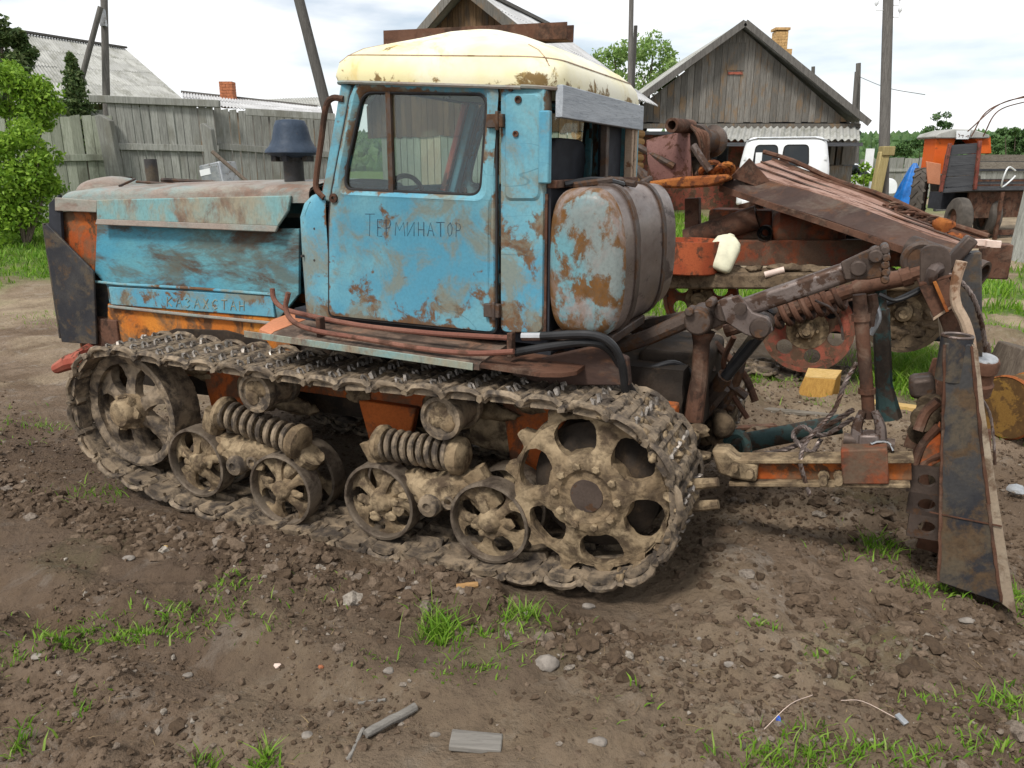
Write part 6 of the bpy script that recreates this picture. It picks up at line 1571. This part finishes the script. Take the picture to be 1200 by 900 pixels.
# --- orange wheel tractor
OY = 17.0
p = W(1125, 200, OY); oz = gz(p.x, p.y); OT = thing('orange_wheel_tractor', 'orange wheeled tractor with grey roof seen from behind', 'tractor', (p.x, p.y, oz))
wp = lambda px, py, y=OY: W(px, py, y)
def opl(pts, y, dy, mat, name, bev=.01): return MB().prism([W(px, py, y) for px, py in pts], (0, dy, 0)).build(name, mat, OT, bev=bev)
opl(((1098, 160), (1121, 158), (1118, 170), (1112, 176), (1106, 204), (1092, 204), (1096, 176)), OY, .5, 'orange_tractor', 'cab_side')
opl(((1140, 160), (1161, 160), (1162, 180), (1148, 180), (1147, 168)), OY, .5, 'orange_tractor', 'cab_side')
opl(((1096, 160), (1100, 156), (1118, 151), (1142, 152), (1160, 158), (1160, 162), (1098, 162)), OY - .1, .8, 'slate', 'roof', .02)
opl(((1086, 189), (1103, 192), (1102, 217), (1088, 215)), OY - .4, .05, 'orange_pale', 'mudguard')
opl(((1119, 162), (1140, 162), (1146, 180), (1110, 180)), OY + .5, .03, 'dark_glass', 'rear_window', 0)
pl2 = opl(((1121, 153), (1138, 153), (1135, 163), (1121, 163)), OY - .15, .02, 'white_paint', 'number_plate', 0)
b = MB()
for i, dx in enumerate((0, 4, 10)): q = W(1124 + dx, 158.5 + .5 * i, OY - .155); b.tube([q + V3((-.02 - .01 * i, 0, .03 - .02 * i)), q + V3((.02, 0, .01 * i)), q + V3((.005 * i, 0, -.035))], .006, 5)
b.build('plate_digits', 'red_paint', pl2)
opl(((1112, 205), (1150, 205), (1150, 235), (1112, 235)), OY + .1, .8, 'black_steel', 'axle_housing', .03)
opl(((1096, 236), (1118, 232), (1118, 246), (1096, 248)), OY + .3, .1, 'grey_metal', 'drawbar_plate')
def lug_tyre(c, r, w_, ax, parent, mat='rubber', lugs=18):
    ax = V3(ax).normalized(); o = MB().lathe([(r * .55, -w_ / 2), (r * .85, -w_ / 2), (r * .96, -w_ * .4), (r * .97, w_ * .4), (r * .85, w_ / 2), (r * .55, w_ / 2), (r * .55, -w_ / 2)], c, ax, 36, False)
    u_ = ax.orthogonal().normalized(); v_ = ax.cross(u_)
    for k in range(lugs):
        for s_ in (-1, 1):
            a = 2 * math.pi * (k + (.5 if s_ > 0 else 0)) / lugs; a2 = a + .22
            e0 = u_ * math.cos(a) + v_ * math.sin(a); e1_ = u_ * math.cos(a2) + v_ * math.sin(a2)
            o.beam(c + e0 * r * .97 + ax * .02 * s_, c + e1_ * r * .95 + ax * s_ * w_ * .46, .06, .05, e0)
    t_ = o.build('tyre', mat, parent)
    MB().lathe([(.001, -.06), (r * .2, -.07), (r * .22, -.02), (r * .5, .0), (r * .57, -w_ * .4), (r * .57, w_ * .4), (.001, .05)], c, ax, 28, False).build('wheel_rim', 'red_rust', parent)
    return t_
c = wp(1085, 212); lug_tyre(V3((c.x, c.y + .2, oz + .66)), .68, .27, (.85, -.5, 0), OT, 'tyre_dust')
c = wp(1158, 212); lug_tyre(V3((c.x, c.y + .9, oz + .68)), .70, .36, (.85, -.5, 0), OT, 'tyre_dust')
# --- wooden cart
CY = 15.2
p = W(1165, 240, CY); kz = gz(p.x, p.y); CA = thing('wooden_cart', 'farm cart with dark plank tailgate, rusty frame and grey board sides', 'cart', (p.x, p.y, kz))
tl, tr2, br2, bl = W(1112, 170, CY), W(1147, 167, CY), W(1142, 217, CY), W(1102, 220, CY)
for i in range(4):
    a, c_ = i / 4 + .008, (i + 1) / 4 - .008
    MB().prism([tl.lerp(bl, a), tr2.lerp(br2, a), tr2.lerp(br2, c_), tl.lerp(bl, c_)], (0, .05, 0)).build('tailgate_plank', 'dark_plank', CA, smooth=0)
for a, c_ in ((tl, bl), (tr2, br2)): MB().beam(a + V3((0, -.03, .03)), c_ + V3((0, -.03, -.08)), .06, .06, (0, 1, 0)).build('tailgate_post', 'rust_red', CA, bev=.01)
sv_ = V3((1, .28, 0)).normalized()
o0 = tr2 + V3((.06, .05, 0)); zt0 = W(1150, 181, CY).z; zb0 = W(1150, 219, CY).z
for i, (f0, f1) in enumerate(((0, .2), (.22, .44), (.78, .84), (.93, 1.0))):
    za, zb_ = zt0 + (zb0 - zt0) * f0, zt0 + (zb0 - zt0) * f1
    MB().prism([V3((o0.x, o0.y, za)), V3((o0.x, o0.y, zb_)), V3((o0.x, o0.y, zb_)) + sv_ * 3.2, V3((o0.x, o0.y, za)) + sv_ * 3.2], (0, .05, 0)).build('side_board', 'plank_x' if i < 2 else 'rust', CA, smooth=0)
    lf = tl + V3((.5, .8, 0)); MB().prism([V3((lf.x, lf.y, za)), V3((lf.x, lf.y, zb_ - .05)), V3((lf.x, lf.y, zb_ - .05)) + sv_ * 3.2, V3((lf.x, lf.y, za)) + sv_ * 3.2], (0, .05, 0)).build('side_board', 'dark_plank', CA, smooth=0)
    l0 = tl + V3((-.02, .05, 0)); MB().prism([V3((l0.x, l0.y, za)), V3((l0.x, l0.y, zb_)), V3((l0.x, l0.y, zb_)) + V3((2.0, 3, 0)), V3((l0.x, l0.y, za)) + V3((2.0, 3, 0))], (.05, 0, 0)).build('side_board', 'plank_x', CA, smooth=0)
fl = [bl, br2, br2 + sv_ * 3.2, bl + V3((2.0, 3, 0)) + sv_ * 1.6]
MB().prism([V3((o0.x - .3, o0.y + .5, zb0 - .12)), V3((o0.x - .3, o0.y + .5, zb0 - .45)), V3((o0.x, o0.y + .5, zb0 - .45)) + sv_ * 3, V3((o0.x, o0.y + .5, zb0 - .12)) + sv_ * 3], (0, .5, 0)).build('under_frame', 'interior', CA)
MB().prism([q + V3((0, 0, -.02)) for q in fl], (0, 0, -.08)).build('cart_floor', 'dark_plank', CA)
MB().prism([V3((o0.x, o0.y + .1, zb0 - .1)), V3((o0.x, o0.y + .1, zb0 - .6)), V3((o0.x, o0.y + .1, zb0 - .6)) + sv_ * 3, V3((o0.x, o0.y + .1, zb0 - .1)) + sv_ * 3], (0, .06, 0)).build('side_frame', 'rust', CA)
def smooth_tyre(c, r, w_, ax, parent):
    t_ = MB().lathe([(r * .5, -w_ / 2), (r * .85, -w_ / 2), (r * .97, -w_ * .36), (r, -w_ * .15), (r, w_ * .15), (r * .97, w_ * .36), (r * .85, w_ / 2), (r * .5, w_ / 2), (r * .5, -w_ / 2)], c, ax, 30, False).build('tyre', 'tyre_dust', parent)
    MB().lathe([(.001, -.08), (r * .2, -.08), (r * .25, -.03), (r * .52, -w_ * .3), (r * .52, w_ * .3), (.001, .03)], c, ax, 20, False).build('wheel_rim', 'rust', t_)
c = W(1124, 250, CY - .3); smooth_tyre(V3((c.x, c.y, kz + .41)), .42, .24, (1, -.12, 0), CA)
c = W(1158, 250, CY + .6); smooth_tyre(V3((c.x, c.y, kz + .41)), .42, .24, (1, -.12, 0), CA)
MB().beam(V3((W(1124, 250, CY).x, CY - .2, kz + .41)), V3((W(1158, 250, CY).x, CY + .5, kz + .41)), .12, .12).build('axle', 'rust', CA)
MB().beam(V3((W(1178, 250, CY).x, CY + .2, kz - .02)), V3((W(1178, 250, CY).x, CY + .2, zb0 - .1)), .06, .06).build('prop_stand', 'rust', CA)
MB().beam(V3((W(1162, 250, CY).x, CY + .3, kz + .12)), V3((W(1230, 250, CY).x, CY + .6, kz + .12)), .08, .1).build('drawbar', 'rust', CA)
for (a, m_, c_) in (((1134, 154), (1172, 122), (1212, 112)), ((1138, 160), (1160, 128), (1215, 108)), ((1152, 160), (1170, 130), (1210, 117))):
    P = catmull([W(*a, CY + .3), W(*m_, CY + .4), W(*c_, CY + .8)], 8); d = V3((1.0, .2, -.7)); P += [P[-1] + V3((.5, .1, -.1)), P[-1] + V3((1.0, .2, -.5)), P[-1] + V3((1.2, .3, -1.3)), V3((P[-1].x + 1.3, CY + 1.2, zt0))]
    MB().tube(P, .012, 6).build('canopy_hoop', 'rust', CA)
# grey post at the right edge
p = GP(1194, 306); e = thing('gate_post', 'thick split grey post with wire loops at the grass edge', 'post', p)
t0 = W(1197, 196, p.y); h_ = t0.z - p.z
MB().tube([p + V3((0, 0, -.1)), p + V3((.01, 0, h_ * .3)), p + V3((.03, 0, h_ * .6)), p + V3((.05, 0, h_))], [.19, .16, .15, .13], 9).build('post_shaft', 'fence_wood', e, smooth=30)
MB().box(p + V3((.03, -.1, h_ * .85)), (.22, .12, .14)).build('post_clamp', 'grey_metal', e, bev=.02)
P = [W(1190, 200, p.y), W(1182, 196, p.y - .1), W(1176, 208, p.y - .1), W(1174, 219, p.y), W(1184, 212, p.y), W(1190, 206, p.y)]
MB().tube(P, .012, 6, smooth=4).build('wire_loop', 'white_paint', e)

# ================================================================ TREES, BUSHES, HILLS
def leaves(clusters, size, flat=.35):
    V, F, o = [], [], 0
    for c, rad, n in clusters:
        d = rng.normal(0, 1, (n, 3)); d /= np.linalg.norm(d, axis=1)[:, None]; r_ = rng.uniform(.15, 1, (n, 1)) ** .45
        P = np.array(c) + d * r_ * np.array(rad)
        a = rng.normal(0, 1, (n, 3)); a /= np.linalg.norm(a, axis=1)[:, None]; b_ = np.cross(a, rng.normal(0, 1, (n, 3))); b_ /= np.linalg.norm(b_, axis=1)[:, None]
        s_ = size * rng.uniform(.5, 1.4, (n, 1))
        q = np.stack([P - a * s_, P + b_ * s_ * .45, P + a * s_, P - b_ * s_ * .45], 1); V.append(q.reshape(-1, 3))
        F.append(np.arange(n * 4).reshape(n, 4) + o); o += n * 4
    return np.concatenate(V), np.concatenate(F)
def plant(name, label, cat, base, clusters, size, mat, stems, r0=.05, bark='bark', group=None):
    e = thing(name, label, cat, base, group=group); base = V3(base)
    v, f = leaves(clusters, size); ob = fast_mesh('crown', v - np.array(base), f, mat, None, False); ob.parent = e
    for i, tip in enumerate(stems):
        m_ = base.lerp(V3(tip), .5) + V3((random.uniform(-.1, .1), 0, .05)); MB().tube([base + V3((0, 0, -.05)), m_, V3(tip)], [r0, r0 * .7, r0 * .2], 8, smooth=3).build('trunk' if i == 0 else 'limb', bark, e)
    return e
def cl(px, py, Y, rx, rz, n, ry=None):
    p = W(px, py, Y); return (tuple(p), (rx, ry or rx, rz), n)
def clump(px, py, Y, Rx, Rz, k, n, seed=0):
    r_ = random.Random(seed + px); out = []
    for i in range(k):
        a, q = r_.uniform(0, 6.28), r_.uniform(.1, 1) ** .5
        p = W(px, py, Y) + V3((Rx * q * math.cos(a), Rx * .6 * r_.uniform(-1, 1), Rz * q * math.sin(a)))
        s_ = r_.uniform(.22, .42) * min(Rx, Rz) + .05
        out.append((tuple(p), (s_ * 1.15, s_, s_ * .85), n // k))
    return out
gb = lambda px, Y: V3((W(px, 200, Y).x, Y, gz(W(px, 200, Y).x, Y)))
B0 = gb(15, 12.5)
plant('lilac_bush', 'bright green leafy bush in front of the board gate', 'bush', B0, clump(8, 224, 12.5, .64, .70, 44, 9500, 1) + clump(28, 180, 12.7, .40, .5, 22, 3200, 2) + clump(50, 205, 12.6, .18, .4, 12, 900, 3), .042, 'leaf_bright', [W(10, 180, 12.5), W(45, 190, 12.5), W(55, 200, 12.6), W(-10, 170, 12.5)], .03)
plant('lilac_bush', 'taller bright green bush rising above the gate', 'bush', gb(-5, 13.6), clump(8, 112, 13.6, .72, .48, 40, 7000, 5) + clump(48, 125, 13.6, .3, .3, 14, 1200, 8), .042, 'leaf_bright', [W(10, 90, 13.6), W(45, 110, 13.6), W(58, 120, 13.6)], .04)
plant('dark_tree', 'dark leafed tree top at the barn gable', 'tree', gb(-5, 18), clump(2, 60, 18, .45, .7, 20, 3000, 9) + clump(12, 90, 18, .5, .5, 14, 1500, 10), .07, 'leaf_spruce', [W(2, 45, 18), W(15, 70, 18)], .1)
sp = gb(102, 16); topz = W(102, 62, 16).z; cs = []
for i in range(60):
    t_ = i / 60; z = sp.z + 1.4 + (topz - sp.z - 1.4) * t_; r_ = (.42 * (1 - t_) ** .8 + .03) * random.uniform(.6, 1.15) * (1.1 if i % 6 < 3 else .72)
    for k in range(4): a = i * 2.4 + k * 1.57; cs.append(((sp.x + r_ * .6 * math.cos(a), sp.y + r_ * .6 * math.sin(a), z - r_ * .2), (r_ * .55 + .03, r_ * .55 + .03, .05), 22))
plant('young_spruce', 'small dark conifer standing between the poles and the fence', 'tree', sp, cs, .05, 'leaf_spruce', [V3((sp.x, sp.y, topz))], .05)
plant('poplar_tree', 'light green tree top between the cab roof and the board house', 'tree', gb(745, 32), clump(740, 85, 32, 1.6, 1.1, 44, 3600, 12) + clump(765, 75, 32, .9, .9, 12, 1100, 13) + clump(715, 75, 32, .7, .6, 8, 700, 14), .085, 'leaf_mid', [W(742, 70, 32), W(765, 65, 32), W(720, 70, 32), W(755, 90, 32)], .14)
plant('birch_tree', 'slender airy birch left of the orange tractor roof', 'tree', gb(1097, 60), clump(1099, 150, 60, 1.0, .9, 14, 1100, 20) + clump(1090, 165, 60, .9, 1.0, 10, 700, 21) + clump(1098, 182, 60, 1.6, 1.3, 10, 1600, 22), .11, 'leaf_far', [W(1099, 138, 60), W(1090, 152, 60), W(1105, 145, 60)], .1)
plant('roadside_bush', 'dark green bushes behind the far fence beside the birch', 'bush', gb(1080, 55), clump(1078, 182, 55, 2.2, .9, 18, 3000, 25), .13, 'leaf_far', [W(1078, 178, 55)], .08)
plant('roadside_bush', 'dark conifer thicket behind the wooden cart', 'bush', gb(1185, 55), clump(1180, 172, 55, 2.6, 1.1, 24, 4200, 27) + clump(1210, 175, 55, 2, 1.2, 14, 2000, 28), .13, 'leaf_far', [W(1178, 160, 55), W(1190, 160, 55)], .08)
plant('weed_bush', 'bright green weeds beside the white bench', 'bush', gb(1013, 28), clump(1013, 205, 28, .6, .35, 10, 900, 30), .07, 'leaf_bright', [W(1013, 200, 28)], .02)
# hills with far forest
hx = np.linspace(-420, 420, 141); hy = np.linspace(150, 420, 30); HX, HYy = np.meshgrid(hx, hy)
HZ = sstep(150, 330, HYy) * (12.6 + 2.0 * fbm(HX * .01, HYy * .01, 3)) - .4
idx = np.arange(HX.size).reshape(HX.shape); ff = np.stack([idx[:-1, :-1], idx[:-1, 1:], idx[1:, 1:], idx[1:, :-1]], -1).reshape(-1, 4)
plain('hill_green', (.055, .10, .03), .95, scale=.15)
fast_mesh('hills', np.stack([HX, HYy, HZ], -1).reshape(-1, 3), ff, 'hill_green', 'structure')
n = 9000; x = rng.uniform(-330, 330, n); y = rng.uniform(160, 340, n); z = sstep(150, 330, y) * (12.6 + 2.0 * fbm(x * .01, y * .01, 3)) - .4
scatter_blobs('far_forest', np.stack([x, y, z + .6], -1), rng.uniform(.7, 1.5, n), 'leaf_far', 1, 1.7, .3)
